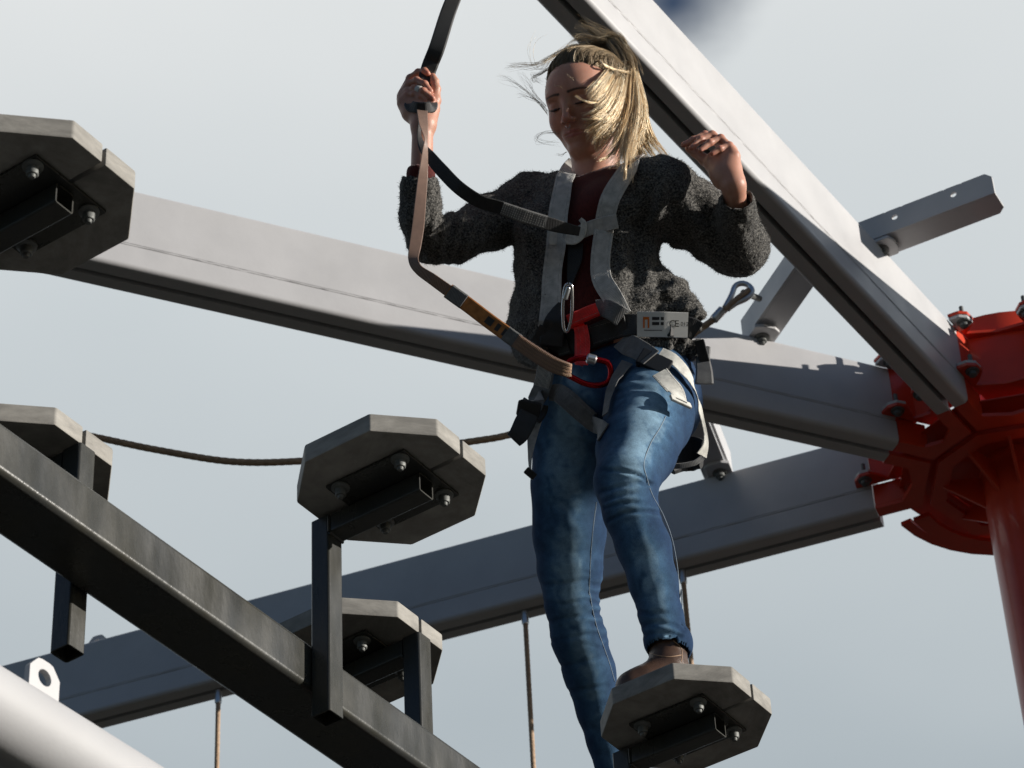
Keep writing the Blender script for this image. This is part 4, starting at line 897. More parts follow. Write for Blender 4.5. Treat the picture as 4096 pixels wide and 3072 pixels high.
def G(pts, off, fb=0.0): return [head_pt(x, y, o, fb) for (x, y), o in zip(pts, off)]
crown = [[head_pt(x, y, o, .015) for x, y, o in g] for g in ([(820, 235, .004), (990, 155, .006), (1150, 72, .006), (1290, 92, .006), (1385, 190, .006), (1450, 400, .010)], [(860, 260, .006), (1040, 190, .010), (1180, 135, .012), (1290, 165, .012), (1370, 270, .014), (1420, 440, .016)], [(980, 290, .006), (1110, 250, .012), (1220, 240, .016), (1300, 285, .018), (1370, 380, .020), (1400, 480, .022)])]
for k_, ti_ in enumerate((.05, .22)): S_.lock(crown, 520, .00040, .0050, ti_, seg=16, wave=.0015, clump=7)
O5 = (.016, .024, .030, .030, .028); O6 = (.016, .026, .045, .085, .110)
bun = [G([(1240, 330), (1160, 440), (1060, 560), (985, 650), (950, 745)], O5), G([(1300, 400), (1200, 560), (1110, 690), (1040, 760), (985, 805)], O5), G([(1335, 430), (1260, 680), (1150, 880), (1050, 950), (955, 990)], O5),
       G([(1380, 430), (1310, 740), (1200, 960), (1060, 1060), (960, 1145)], O5), G([(1405, 440), (1350, 800), (1250, 1040), (1120, 1190), (1060, 1340)], O5), G([(1430, 460), (1405, 850), (1340, 1100), (1250, 1320), (1110, 1445)], O6),
       G([(1460, 470), (1455, 850), (1420, 1150), (1395, 1400), (1385, 1640)], O6), G([(1480, 490), (1520, 800), (1495, 1050), (1450, 1250), (1400, 1480)], O6), G([(1490, 520), (1575, 780), (1575, 1000), (1535, 1150), (1490, 1330)], O5)]
for i in range(len(bun) - 1): S_.lock(bun[i:i + 2], 190, .00042, .0045, 1.0, wave=.003, clump=9)
S_.lock(bun[2:], 640, .00042, .008, 1.0, wave=.004, clump=12)
inner = [[p + nrm(VD) * .018 for p in g] for g in bun[1:]]; S_.lock(inner, 300, .0005, .007, .9, clump=12)
root = [G([(1180, 150), (1260, 230), (1330, 340), (1390, 520)], (.012, .016, .020, .024)), G([(1300, 110), (1380, 220), (1440, 350), (1480, 560)], (.012, .014, .018, .022)), G([(1400, 190), (1450, 300), (1490, 420), (1540, 640)], (.010, .012, .014, .018))]
S_.lock(root, 420, .00045, .006, .35, clump=6)
for lk, n in (([(1000, 250), (1100, 350), (1230, 430), (1430, 470)], 22), ([(1420, 350), (1330, 355), (1240, 400), (1160, 390)], 14), ([(1100, 800), (1000, 805), (920, 780), (835, 735)], 26), ([(1380, 930), (1200, 970), (1060, 985), (920, 990)], 34), ([(1430, 960), (1300, 980), (1120, 1000), (990, 1085), (965, 1130)], 34), ([(1480, 1080), (1330, 1100), (1230, 1130), (1150, 1210)], 40), ([(1340, 1200), (1260, 1330), (1180, 1410), (1095, 1450)], 30), ([(1160, 1000), (1110, 1120), (1080, 1240), (1065, 1350)], 26), ([(1400, 1100), (1400, 1300), (1392, 1500), (1386, 1650)], 44)):
    S_.lock([G(lk, (.026, .034, .038, .036, .034)[:len(lk)] if lk[-1][1] < 1400 else (.040, .075, .105, .115))], n, .0006, .0018, 1.0, wave=.0012, clump=6)
bk = [[head_pt(x, y, o, f) for x, y, o, f in g] for g in ([(1400, 420, .006, .0), (1470, 800, .0, .03), (1490, 1100, -.01, .05), (1540, 1300, -.02, .07), (1620, 1440, -.02, .09)], [(1450, 420, .004, .0), (1540, 780, -.01, .03), (1570, 1050, -.02, .05), (1640, 1250, -.02, .07), (1760, 1420, -.02, .09)], [(1470, 440, 0, .0), (1585, 800, -.01, .03), (1600, 1000, -.02, .05), (1690, 1220, -.02, .07), (1830, 1420, -.02, .08)])]
S_.lock(bk, 760, .0006, .006, .85, clump=12, wave=.002)
nape = [[head_pt(x, y, -.02, f) for x, y, f in g] for g in ([(1250, 900, .05), (1300, 1150, .07), (1330, 1350, .08), (1350, 1480, .08)], [(1420, 900, .05), (1480, 1150, .07), (1540, 1350, .08), (1600, 1450, .08)])]
S_.lock(nape, 420, .0007, .010, .55, clump=10)
F_ = .02
for pts, n, j in (([(1010, 190), (900, 165), (760, 190), (560, 300), (390, 390), (230, 395), (80, 405)], 26, .0024), ([(1000, 170), (900, 95), (780, 130), (650, 250), (480, 330)], 12, .0018), ([(1000, 200), (860, 190), (700, 230), (560, 320), (430, 480)], 20, .003),
                  ([(530, 930), (400, 760), (250, 640), (100, 560), (0, 505)], 9, .0025), ([(500, 850), (370, 720), (300, 600), (200, 480)], 7, .0035), ([(520, 900), (420, 800), (300, 740), (190, 720)], 6, .003), ([(640, 1140), (480, 1138), (392, 1205), (470, 1252), (640, 1245)], 7, .0020), ([(740, 1350), (690, 1370), (640, 1390)], 4, .002),
                  ([(560, 420), (430, 500), (360, 520), (380, 560), (470, 585)], 16, .0022), ([(480, 440), (390, 430), (350, 300), (380, 150), (460, 40)], 3, .003), ([(1300, 110), (1150, 60), (1000, -10), (850, -30)], 30, .0040), ([(1330, 100), (1180, 0), (1040, -70), (900, -110)], 16, .0045), ([(1200, 130), (1050, 100), (900, 80), (800, 120)], 40, .0040), ([(1440, 300), (1390, 150), (1290, 70), (1150, 80)], 56, .0035), ([(1380, 140), (1300, 75), (1200, 60), (1080, 110)], 56, .0035), ([(600, 600), (640, 640), (710, 655)], 2, .001), ([(740, 490), (760, 500), (790, 520)], 2, .001)):
    S_.lock([[head_pt(x, y, .012, .0) for x, y in pts]], n, .00030, j, .55, seg=18, wave=.006, clump=2)
S_.obj('hair', M['hair'])

# ------------------------------------------------------------------ webbing and hardware materials
def webbing(name, col, scale=900, rough=.7, sheen=.1, var=.25):
    m = mat(name, col, rough, var=var, vscale=60, sheen=sheen); t = m.node_tree; b = t.nodes['Principled BSDF']
    tcn = N(t, 'ShaderNodeTexCoord'); w = N(t, 'ShaderNodeTexWave', Scale=scale / 6.0, Distortion=0.6); w.bands_direction = 'DIAGONAL'; L(t, tcn.outputs['Object'], w.inputs['Vector'])
    bp = N(t, 'ShaderNodeBump', Strength=.45, Distance=.0006); L(t, w.outputs[1], bp.inputs['Height']); L(t, bp.outputs[0], b.inputs['Normal']); return m
M['web_grey'] = webbing('webbing_grey', (0.46, 0.45, 0.43)); M['web_dim'] = webbing('webbing_dark_grey', (0.13, 0.13, 0.13)); M['web_black'] = webbing('webbing_black', (0.016, 0.016, 0.017), rough=.6); M['web_grey_lit'] = webbing('webbing_grey_lit', (0.62, 0.61, 0.56))  # the palest one is grey webbing with sunlight put into its colour
M['web_copper'] = webbing('webbing_copper', (0.22, 0.140, 0.105), rough=.34, var=.12); M['web_red'] = webbing('webbing_red', (0.78, 0.014, 0.012), rough=.45)
M['stitch_grey'] = mat('stitching_grey', (0.30, 0.29, 0.28), .8); M['stitch'] = mat('stitching', (0.55, 0.53, 0.48), .8); M['stitch_brown'] = mat('stitching_brown', (0.42, 0.27, 0.17), .7); M['black'] = mat('black_plastic', (0.012, 0.012, 0.013), .42, bump=.1, bscale=300); M['red_metal'] = mat('red_anodised', (0.42, 0.008, 0.012), .24, .85); M['steel'] = mat('polished_steel', (0.60, 0.60, 0.62), .2, 1.0, var=.1)
M['tag'] = mat('tag_white', (0.74, 0.73, 0.70), .5); M['ink'] = mat('ink_dark', (0.03, 0.03, 0.03), .6); M['orange'] = mat('ink_orange', (0.75, 0.18, 0.02), .6); M['amber'] = mat('amber_sleeve', (0.42, 0.17, 0.05), .25, var=.3, vscale=60, coat=.4); M['tape'] = mat('finger_tape', (0.66, 0.64, 0.60), .8, bump=.3, bscale=500)

cv, cq, oo = [], [], 0
for V, Q in (card, shirt, jeans): cv.append(V); cq.append(Q + oo); oo += len(V)
BV = bvh(np.concatenate(cv), np.concatenate(cq))
def Z3(x, y): return ((1900 + x / 1.843) / PX, (600 + y / 1.843) / PX)
def Z4(x, y): return ((1900 + x / 1.952) / PX, (1100 + y / 1.952) / PX)
def cast(x, y):
    d = nrm(ray(x, y)); h = BV.ray_cast(Vector(CAM), Vector(d)); return (np.array(h[0]), np.array(h[1]), h[3]) if h[0] is not None and h[3] < 7.5 else (None, None, None)
def drape(pts, off=.004, n=36, smooth=3, wpx=0):
    """lay a path on the clothes: entries are (x, y) on the surface or (x, y, Y) hanging free"""
    xy = spline(np.array([p[:2] for p in pts], float), n); dep = []; nor = []; ts = np.linspace(0, len(pts) - 1, n)
    for (x, y), t in zip(xy, ts):
        i = min(int(t), len(pts) - 2); a, b = pts[i], pts[i + 1]; d = ray(x, y); u = t - i; h, nn, ds = cast(x, y); nd = nrm(d); k_ = len(dep)
        if wpx and h is not None:
            tx, ty = xy[min(k_ + 1, n - 1)] - xy[max(k_ - 1, 0)]; l_ = math.hypot(tx, ty) + 1e-9
            for q_ in (-1, -.5, .5, 1):
                h2, n2_, d2 = cast(x - ty / l_ * wpx * q_ * .9, y + tx / l_ * wpx * q_ * .9)
                if d2 is not None and abs(d2 - ds) < .08: ds = min(ds, d2 + .004); nn = nrm(nn + .6 * n2_)
        ya = (a[2] / nd[1]) if len(a) > 2 else None; yb = (b[2] / nd[1]) if len(b) > 2 else None
        if h is not None: hs = ds - off; hn = nn
        else: hs = None; hn = -nd
        if ya is not None and yb is not None: v = ya * (1 - u) + yb * u
        elif ya is not None or yb is not None:
            o_ = ya if ya is not None else yb; w = u if ya is None else 1 - u; v = o_ * w + (hs if hs is not None else o_) * (1 - w)
        else: v = hs if hs is not None else (dep[-1] if dep else 5.9)
        dep.append(v); nor.append(nrm(0.6 * hn - 0.4 * nd) if len(a) == 2 or len(b) == 2 else -nd)
    dep = np.array(dep); raw = dep.copy()
    for _ in range(smooth):
        e = np.pad(dep, 1, mode='edge'); dep = np.minimum(.25 * e[:-2] + .5 * e[1:-1] + .25 * e[2:], raw + .003)
    nor = np.array(nor)
    for _ in range(max(4, smooth)): e = np.pad(nor, ((1, 1), (0, 0)), mode='edge'); nor = .25 * e[:-2] + .5 * e[1:-1] + .25 * e[2:]; nor /= np.linalg.norm(nor, axis=1)[:, None]
    P = np.array([CAM + nrm(ray(x, y)) * v for (x, y), v in zip(xy, dep)]); return P, nor
def strap(name, parent, mt, pts, w, off=.004, n=36, th=.0022, twist=None, smooth=3, label=None):
    P, nn = drape(pts, off, n, smooth, float(np.mean(w)) / 2 / px1); T = np.gradient(P, axis=0); T /= np.linalg.norm(T, axis=1)[:, None] + 1e-9
    sd = np.cross(T, nn); sd /= np.linalg.norm(sd, axis=1)[:, None] + 1e-9
    if twist is not None:
        a = np.interp(np.linspace(0, 1, n), np.linspace(0, 1, len(twist)), [R(t) for t in twist]); b0 = np.cross(sd, T); sd = sd * np.cos(a)[:, None] + b0 * np.sin(a)[:, None]
    no = np.cross(sd, T); ww = np.interp(np.linspace(0, 1, n), np.linspace(0, 1, len(np.atleast_1d(w))), np.atleast_1d(w))
    o = part(name, MB().ribbon(P, sd, no, ww, th), mt, parent, 24, label); return o, P, sd, no, ww
def stitch(parent, P, sd, no, offs, mt=None, r=.00045, dash=True, lift=.0012, r0=0, r1=1):
    m = MB(); n = len(P)
    Q = P + sd * offs + no * lift; Q = spline(Q[int(r0 * (n - 1)):int(r1 * (n - 1)) + 1], 60)
    for i in range(0, 57, 3): m.tube(Q[i:i + 3], r, 4)
    o = part('stitching', m, mt or M['stitch_grey'], parent, 60); o['kind'] = 'stuff'

# ------------------------------------------------------------------ full-body harness
hz_loc = J(1320, 760, 4.95)
hs = thing('climbing_harness', 'grey webbing full-body harness with black waist belt worn over the cardigan', 'harness', hz_loc)
W = 41 * px1
o, P, sd, no, ww = strap('shoulder_strap', hs, M['web_grey'], [(*Z3(735, 95), 5.02), Z3(690, 150), Z3(655, 230), Z3(635, 340), Z3(612, 480), Z3(597, 700), Z3(570, 900), Z3(560, 1100), Z3(540, 1310)], [.034, .040, .042, .043, .044, .044], .009); stitch(o, P, sd, no, .015); stitch(o, P, sd, no, -.015)
o, P, sd, no, ww = strap('shoulder_strap', hs, M['web_grey'], [(*Z3(1190, 45), 4.99), Z3(1150, 110), Z3(1095, 190), Z3(1005, 340), Z3(965, 480), Z3(950, 600), Z3(925, 800), Z3(935, 950), Z3(1010, 1080), Z3(1080, 1220)], [.038, .044, .043, .042, .042, .044, .044], .009); stitch(o, P, sd, no, .015); stitch(o, P, sd, no, -.015)
o, P, sd, no, ww = strap('chest_strap', hs, M['web_grey'], [Z3(545, 655), Z3(640, 650), Z3(740, 620), Z3(850, 575), Z3(960, 545), Z3(1050, 525)], [.027, .029, .030, .032, .032], .021, th=.003)
strap('strap_keeper', o, M['web_grey_lit'], [Z3(668, 640), Z3(735, 650), Z3(790, 610), Z3(800, 540), Z3(775, 510)], [.032, .028, .018, .012, .009], .028, n=24, th=.003)
m = MB(); c = cast(*Z3(780, 585)); cp = c[0] - nrm(ray(*Z3(780, 585))) * .020
strap('tether_loop', hs, M['web_black'], [Z3(740, 690), Z3(735, 800), Z3(715, 900), Z3(700, 990)], [.034, .034, .024, .012], .010)
# belt, label, pads
o, P, sd, no, ww = strap('waist_belt', hs, M['web_black'], [Z3(450, 1345), Z3(560, 1400), Z3(680, 1425), Z3(850, 1380), Z3(1000, 1320), Z3(1140, 1290), Z3(1300, 1290), Z3(1480, 1300), Z3(1590, 1310), Z3(1640, 1340)], [.040, .048, .050, .050, .046, .044], .012, n=50, th=.005)
belt = o
o, P, sd, no, ww = strap('belt_patch', belt, M['web_black'], [Z3(855, 1372), Z3(940, 1345), Z3(1030, 1318), Z3(1115, 1292)], .044, .017, n=20, th=.003)
for f_ in (.017, -.017): stitch(o, P, sd, no, f_)
o, P, sd, no, ww = strap('belt_patch', belt, M['web_black'], [Z3(600, 1440), Z3(640, 1430), Z3(680, 1415)], .050, .018, n=12, th=.003); stitch(o, P, sd, no, .02); stitch(o, P, sd, no, -.02)
ly0, ly1 = (min(cast(*Z3(x_, 1287))[0][1] for x_ in (xa, xa + 60)) for xa in (1200, 1440)); ym = min(ly0, ly1) - .040
lab, P, sd, no, ww = strap('size_label', belt, M['tag'], [(*Z3(1195, 1285), ym), (*Z3(1380, 1286), ym - .004), (*Z3(1570, 1292), ym + .004)], .0535, .0, n=14, th=.0015, smooth=0)
def on_label(u, v):                                    # u along the label 0..1, v across -1..1
    k = u * (len(P) - 1); i = min(int(k), len(P) - 2); f_ = k - i; c = P[i] * (1 - f_) + P[i + 1] * f_; s = nrm(sd[i] * (1 - f_) + sd[i + 1] * f_); nn_ = nrm(no[i]); return c + s * v * .0255 + nn_ * .0014
sgn = -1 if (sd[5] @ UP) > 0 else 1
def quadmark(name, u0, u1, v0, v1, mt):
    m = MB(); m.add([on_label(u0, sgn * v0), on_label(u1, sgn * v0), on_label(u1, sgn * v1), on_label(u0, sgn * v1)], [(0, 1, 2, 3)]); part(name, m, mt, belt, None)
def mark(u, v, txt, size, mt):
    cu = bpy.data.curves.new('print', 'FONT'); cu.body = txt; cu.size = size; ob = bpy.data.objects.new('print', cu); COL.objects.link(ob)
    dg = bpy.context.evaluated_depsgraph_get(); me_ = bpy.data.meshes.new_from_object(ob.evaluated_get(dg)); bpy.data.objects.remove(ob)
    ex = nrm(on_label(min(1, u + .2), 0) - on_label(u, 0)); ey = nrm(on_label(u, -sgn) - on_label(u, sgn)); o0 = on_label(u, v * sgn)
    V_ = np.array([o0 + ex * w.co.x + ey * w.co.y for w in me_.vertices]); m = MB(); m.add(V_, [tuple(p.vertices) for p in me_.polygons]); part('label_print', m, mt, belt, None)
quadmark('label_print', .12, .155, -.55, .30, M['orange']); quadmark('label_print', .21, .245, -.45, .30, M['orange']); quadmark('label_print', .12, .24, -.62, -.40, M['orange'])
for k_ in range(2): quadmark('label_print', .30, .53, -.62 + .42 * k_, -.36 + .42 * k_, M['ink'])
quadmark('label_print', .14, .50, .46, .52, M['ink']); mark(.63, .16, 'C', .020, M['ink']); mark(.735, .16, 'E', .020, M['ink']); mark(.855, .05, '0123', .0115, M['ink'])
# left leg strap with buckle, tail and outer strap
o, P, sd, no, ww = strap('leg_strap', hs, M['web_dim'], [Z3(1080, 1400), Z3(1140, 1440), Z3(1220, 1480), Z3(1300, 1530)], [.046, .048, .046], .013, n=20, th=.003)
strap('leg_strap', hs, M['web_dim'], [Z4(1190, 680), Z4(1130, 760), Z4(1070, 860), Z4(1035, 980), Z4(1015, 1090)], [.030, .028, .022, .016], .008, n=22)
def buckle(x, y, ang, w, h, d=.012, mt=None, name='buckle', off=.018, zz=Z4, Y=None):
    X, Yp = zz(x, y); hh, nn_, _d2 = cast(X, Yp); c = (hh - nrm(ray(X, Yp)) * off) if Y is None and hh is not None else at(X, Yp, Y or 4.95)
    nn_ = nrm(nn_ * .6 - nrm(ray(X, Yp)) * .6) if nn_ is not None else -nrm(ray(X, Yp)); ex = RT * math.cos(R(ang)) - UP * math.sin(R(ang)); ex = nrm(ex - nn_ * (ex @ nn_)); ey = np.cross(nn_, ex)
    return part(name, MB().box(c, (w / 2, h / 2, d / 2), (ex, ey, nn_), min(d, w, h) * .28), mt or M['black'], hs, 40)
buckle(1400, 680, 32, .070, .040); buckle(1330, 640, -58, .058, .009, .014)
o, P, sd, no, ww = strap('strap_tail', hs, M['web_grey_lit'], [Z4(1440, 760), Z4(1510, 840), Z4(1570, 910), (*Z4(1605, 990), 4.86)], [.038, .040, .040], .022, n=20, twist=(0, 10)); stitch(o, P, sd, no, .016); stitch(o, P, sd, no, -.016)
e0 = P[-1]; part('strap_end', MB().box(e0, (.026, .0085, .0035), (sd[-1], nrm(P[-1] - P[-2]), no[-1]), .002), M['web_grey_lit'], hs, 40)
part('strap_end_slot', MB().box(e0 + no[-1] * .0036, (.014, .0016, .0006), (sd[-1], nrm(P[-1] - P[-2]), no[-1])), M['ink'], hs, 40)
strap('outer_strap', hs, M['web_grey_lit'], [Z4(1450, 600), Z4(1540, 650), Z4(1630, 740), Z4(1700, 850), (*Z4(1745, 1000), 5.0), (*Z4(1775, 1120), 5.04), (*Z4(1800, 1240), 5.07), (*Z4(1802, 1330), 5.08), (*Z4(1770, 1410), 5.09)], [.022, .030, .034, .030, .020, .014, .014, .022, .030], .016, n=44, twist=(0, 5, 15, 40, 60, 60, 60, 40))
strap('seat_pad', hs, M['web_black'], [(*Z4(1505, 1480), 5.10), (*Z4(1600, 1415), 5.115), (*Z4(1700, 1395), 5.115), (*Z4(1775, 1400), 5.10)], [.050, .070, .074, .060], .01, n=20, th=.016)
strap('pad_rim', hs, M['web_dim'], [(*Z4(1500, 1492), 5.085), (*Z4(1610, 1490), 5.085), (*Z4(1710, 1468), 5.085), (*Z4(1778, 1425), 5.085)], .012, .01, n=20, th=.012)
strap('hip_strap', hs, M['web_dim'], [(*Z4(1790, 560), 4.99), (*Z4(1780, 660), 4.985), (*Z4(1790, 760), 4.98), (*Z4(1790, 850), 4.98)], [.028, .030, .036, .040], .01, n=16, th=.008)
buckle(1780, 625, 75, .066, .022, .012, Y=4.975)
# right leg straps
o, P, sd, no, ww = strap('leg_strap', hs, M['web_dim'], [Z4(590, 640), Z4(560, 720), Z4(540, 810), Z4(520, 890)], .046, .016, n=18, th=.004)
m = MB()
for k_ in range(-7, 8):
    Q_ = P + sd * (k_ * .0026) + no * .003; Q_ = Q_[6:17] + sd[6:17] * (.0008 * np.sin(np.arange(11) * 2.2 + k_))[:, None]; m.tube(Q_, .0006, 4)
ob_ = part('stitching', m, M['stitch'], o, 60); ob_['kind'] = 'stuff'
strap('leg_strap', hs, M['web_dim'], [Z4(530, 870), Z4(500, 930), Z4(460, 990), (*Z4(420, 1050), 5.02)], .046, .016, n=16, th=.004)
buckle(420, 1050, 10, .050, .034, .016, Y=5.005); buckle(435, 1005, 10, .046, .012, .018, Y=5.0)
o, P, sd, no, ww = strap('strap_tail', hs, M['web_black'], [(*Z4(425, 1080), 5.0), (*Z4(385, 1160), 5.0), (*Z4(345, 1240), 5.005), (*Z4(300, 1290), 5.01)], [.042, .044, .042, .036], .01, n=18, th=.007)
strap('leg_strap', hs, M['web_black'], [(*Z4(500, 1010), 5.03), (*Z4(490, 1060), 5.04), (*Z4(450, 1110), 5.03)], .040, .02, n=12, th=.006)
o, P, sd, no, ww = strap('crotch_strap', hs, M['web_dim'], [Z4(575, 930), Z4(640, 920), Z4(720, 970), Z4(820, 1060), Z4(910, 1140), Z4(1000, 1230)], [.030, .042, .044, .042, .042], .010, n=26, th=.003); stitch(o, P, sd, no, .013); stitch(o, P, sd, no, -.013)
strap('loose_strap', hs, M['web_grey'], [(*Z4(480, 1120), 5.06), (*Z4(450, 1230), 5.06), (*Z4(430, 1400), 5.06), (*Z4(430, 1530), 5.07)], [.026, .024, .012, .008], .01, n=24, twist=(0, 10, 40, 60))
buckle(432, 1550, 40, .026, .016, .010, Y=5.06)
# red tie-in loop and sleeve
strap('tie_in_loop', hs, M['web_red'], [Z3(700, 1290), Z3(760, 1288), Z3(778, 1340), Z3(783, 1440), Z3(778, 1530), Z3(755, 1580)], [.016, .022, .026, .028, .028, .026], .028, n=30, th=.005)
o, P, sd, no, ww = strap('tie_in_loop', hs, M['web_red'], [Z3(776, 1300), Z3(796, 1400), Z3(796, 1500), Z3(785, 1585)], .030, .036, n=22, th=.003); stitch(o, P, sd, no, .005); stitch(o, P, sd, no, -.006)
o, P, sd, no, ww = strap('red_sleeve', hs, M['web_red'], [Z3(690, 1265), Z3(760, 1235), Z3(840, 1200), Z3(905, 1175)], [.029, .030, .030], .040, n=16, th=.010); stitch(o, P, sd, no, .008, lift=.006)
strap('sleeve_strap', hs, M['web_dim'], [Z3(890, 1165), Z3(950, 1165), Z3(1020, 1190), Z3(1085, 1235)], [.036, .040, .044], .024, n=16, th=.005)
strap('tie_in_strap', hs, M['web_black'], [Z3(640, 1130), Z3(600, 1220), Z3(575, 1330), Z3(560, 1440)], [.016, .040, .052, .050], .024, n=20, th=.004)

# ------------------------------------------------------------------ carabiners
def carabiner(label, pts, zz, off, mt, r=.0055, barrel=None, Ys=None):
    P = []
    for x, y in pts:
        X, Y_ = zz(x, y); h, nn_, ds = cast(X, Y_); P.append(CAM + nrm(ray(X, Y_)) * ((ds if ds else 5.9)))
    P = np.array(P); dd = ((P - CAM) @ FW); base = dd.min() - off; P = np.array([CAM + ray(*zz(x, y)) * base for x, y in pts]); Q = spline(np.vstack([P, P[:1]]), 70)
    t = thing('carabiner', label, 'carabiner', P[0]); part('bow', MB().tube(Q, r, 10, cap=False), mt, t, 60)
    if barrel:
        a, b = (CAM + ray(*zz(*p)) * base for p in barrel); part('gate_sleeve', MB().lathe([(r * 1.2, 0), (r * 1.75, .003), (r * 1.75, np.linalg.norm(b - a) - .003), (r * 1.2, np.linalg.norm(b - a))], a, b - a, 14), M['alu'], t, 40)
    return t
carabiner('polished steel screw-gate carabiner hanging upright on the black tether loop', [(690, 985), (712, 1010), (716, 1120), (712, 1230), (690, 1320), (672, 1340), (655, 1310), (648, 1220), (650, 1120), (665, 1010)], Z3, .046, M['steel'], .0038, ((690, 1010), (662, 1105)))
carabiner('red D-shaped carabiner below the red loop at the end of the brown lanyard', [(672, 752), (760, 800), (860, 848), (960, 862), (1040, 832), (1062, 755), (1040, 690), (985, 668), (900, 655), (800, 650), (720, 690)], Z4, .050, M['red_metal'], .0062, ((870, 648), (948, 668)))

# ------------------------------------------------------------------ lanyards held in the right hand
def HZ(x, y): return ((1500 + x / 2.37) / PX, (200 + y / 2.37) / PX)
ly = thing('safety_lanyard', 'copper-brown webbing lanyard hanging from the raised hand to the waist', 'lanyard', at(905, 300, 4.78))
strap('webbing', ly, M['web_copper'], [(*HZ(440, 480), 4.788), (*HZ(445, 560), 4.772), (*HZ(458, 700), 4.755), (*HZ(482, 850), 4.752), (*HZ(476, 960), 4.752), (*HZ(466, 1080), 4.755), (*HZ(452, 1220), 4.76), (*HZ(430, 1450), 4.765), (903, 490, 4.77), (897, 530, 4.775), (893, 560, 4.78), (904, 582, 4.785), (935, 604, 4.79), (985, 640, 4.81)], [.022, .024, .022, .012, .016, .019, .022, .024, .026, .025, .022, .020, .024, .026], .0, n=90, twist=(0, 8, 25, 62, 40, 30, 14, 6, 0, 0, -10, 0, 0, 0), smooth=0)
o, P, sd, no, ww = strap('shrink_sleeve', ly, M['amber'], [(968, 628, 4.80), (1010, 658, 4.812), (1060, 696, 4.828), (1118, 738, 4.845)], .032, .0, n=24, th=.005, smooth=0)
strap('sleeve_band', ly, M['web_dim'], [(970, 629, 4.797), (985, 640, 4.801), (1002, 652, 4.806)], .033, .0, n=8, th=.0065, smooth=0)
strap('sleeve_band', ly, M['web_dim'], [(1092, 719, 4.833), (1104, 728, 4.837), (1120, 739, 4.842)], .033, .0, n=8, th=.0065, smooth=0)
lp, ls, ln_ = P, sd, no
for u0, u1 in ((.62, .70), (.76, .79), (.84, .87)): 
    i0, i1 = int(u0 * 23), max(int(u0 * 23) + 1, int(u1 * 23)); m = MB(); a, b = lp[i0] + ln_[i0] * .0036, lp[i1] + ln_[i1] * .0036; m.add([a - ls[i0] * .008, a + ls[i0] * .008, b + ls[i1] * .008, b - ls[i1] * .008], [(0, 1, 2, 3)]); part('sleeve_print', m, M['ink'], ly, None)
o, P, sd, no, ww = strap('sewn_end', ly, M['web_copper'], [(1114, 735, 4.838), (1150, 760, 4.848), (1190, 785, 4.858), (1222, 798, 4.866), (1232, 800, 4.874)], [.030, .032, .033, .031, .028], .0, n=30, th=.007, smooth=0)
m = MB()
for k_ in range(46):
    i = 1 + k_ * 27 / 46; i0 = int(i); f_ = i - i0; c = P[i0] * (1 - f_) + P[i0 + 1] * f_ + no[i0] * .0042
    for q_ in (-.0105, -.0035, .0035, .0105): m.tube([c + sd[i0] * (q_ - .0026), c + sd[i0] * (q_ + .0022) + nrm(P[i0 + 1] - P[i0]) * .0011], .00055, 4)
ob_ = part('bar_stitching', m, M['stitch_brown'], o, 60); ob_['kind'] = 'stuff'
up_ = thing('overhead_strap', 'black padded strap rising from the raised hand out of the top edge', 'strap', at(930, 150, 4.77))
strap('webbing', up_, M['web_black'], [(*HZ(440, 470), 4.795), (*HZ(470, 330), 4.79), (*HZ(500, 210), 4.785), (*HZ(535, 110), 4.775), (945, 100, 4.755), (967, 30, 4.735), (990, -30, 4.715), (1030, -140, 4.68), (1075, -260, 4.64)], [.030, .034, .036, .036, .034, .032, .031], .0, n=60, th=.006, smooth=0, twist=(0, 0, 10, 10, 0, 0, 0))
hp = np.array([at(*HZ(x, y), 4.79 - d_) for x, y, d_ in ((330, 505, .0), (350, 570, .012), (430, 590, .022), (520, 580, .016), (548, 500, .004), (440, 478, .020))])
strap('hand_loop', up_, M['web_black'], [(*HZ(322, 480), 4.80), (*HZ(335, 530), 4.782), (*HZ(400, 545), 4.768), (*HZ(480, 545), 4.767), (*HZ(535, 540), 4.775), (*HZ(552, 490), 4.79)], [.020, .026, .024, .024, .026, .020], .0, n=30, th=.006, smooth=0)
te = thing('chest_tether', 'black webbing tether sagging from the raised hand to the chest strap', 'strap', at(1050, 430, 4.80))
strap('webbing', te, M['web_black'], [(*HZ(440, 560), 4.782), (*HZ(425, 700), 4.778), (*HZ(420, 800), 4.772), (*HZ(450, 910), 4.764), (*HZ(520, 1010), 4.760), (*HZ(640, 1150), 4.762), (*HZ(800, 1310), 4.77), (1036, 435, 4.79), (1079, 448, 4.80), (1143, 470, 4.82), (1202, 488, 4.84), (1252, 500, 4.86)], [.014, .012, .012, .020, .026, .029, .029, .030, .029, .030, .028, .020], .0, n=90, th=.003, smooth=0, twist=(0, 50, 50, 30, 10, 0, 0, -20, -10, 0, 0, 0))
o, P, sd, no, ww = strap('stitched_sleeve', te, M['web_dim'], [(1085, 450, 4.795), (1130, 466, 4.808), (1180, 481, 4.824)], [.029, .031, .030], .0, n=20, th=.006, smooth=0)
m = MB()
for k_ in range(30):
    c = P[min(18, k_ * 19 // 30)] + no[0] * .0034
    for q_ in (-.010, -.005, 0, .005, .010): m.tube([c + sd[3] * (q_ - .0015) + nrm(P[1] - P[0]) * (k_ % 2) * .001, c + sd[3] * (q_ + .0015)], .0005, 4)
ob_ = part('stitching', m, M['web_grey'], o, 60); ob_['kind'] = 'stuff'
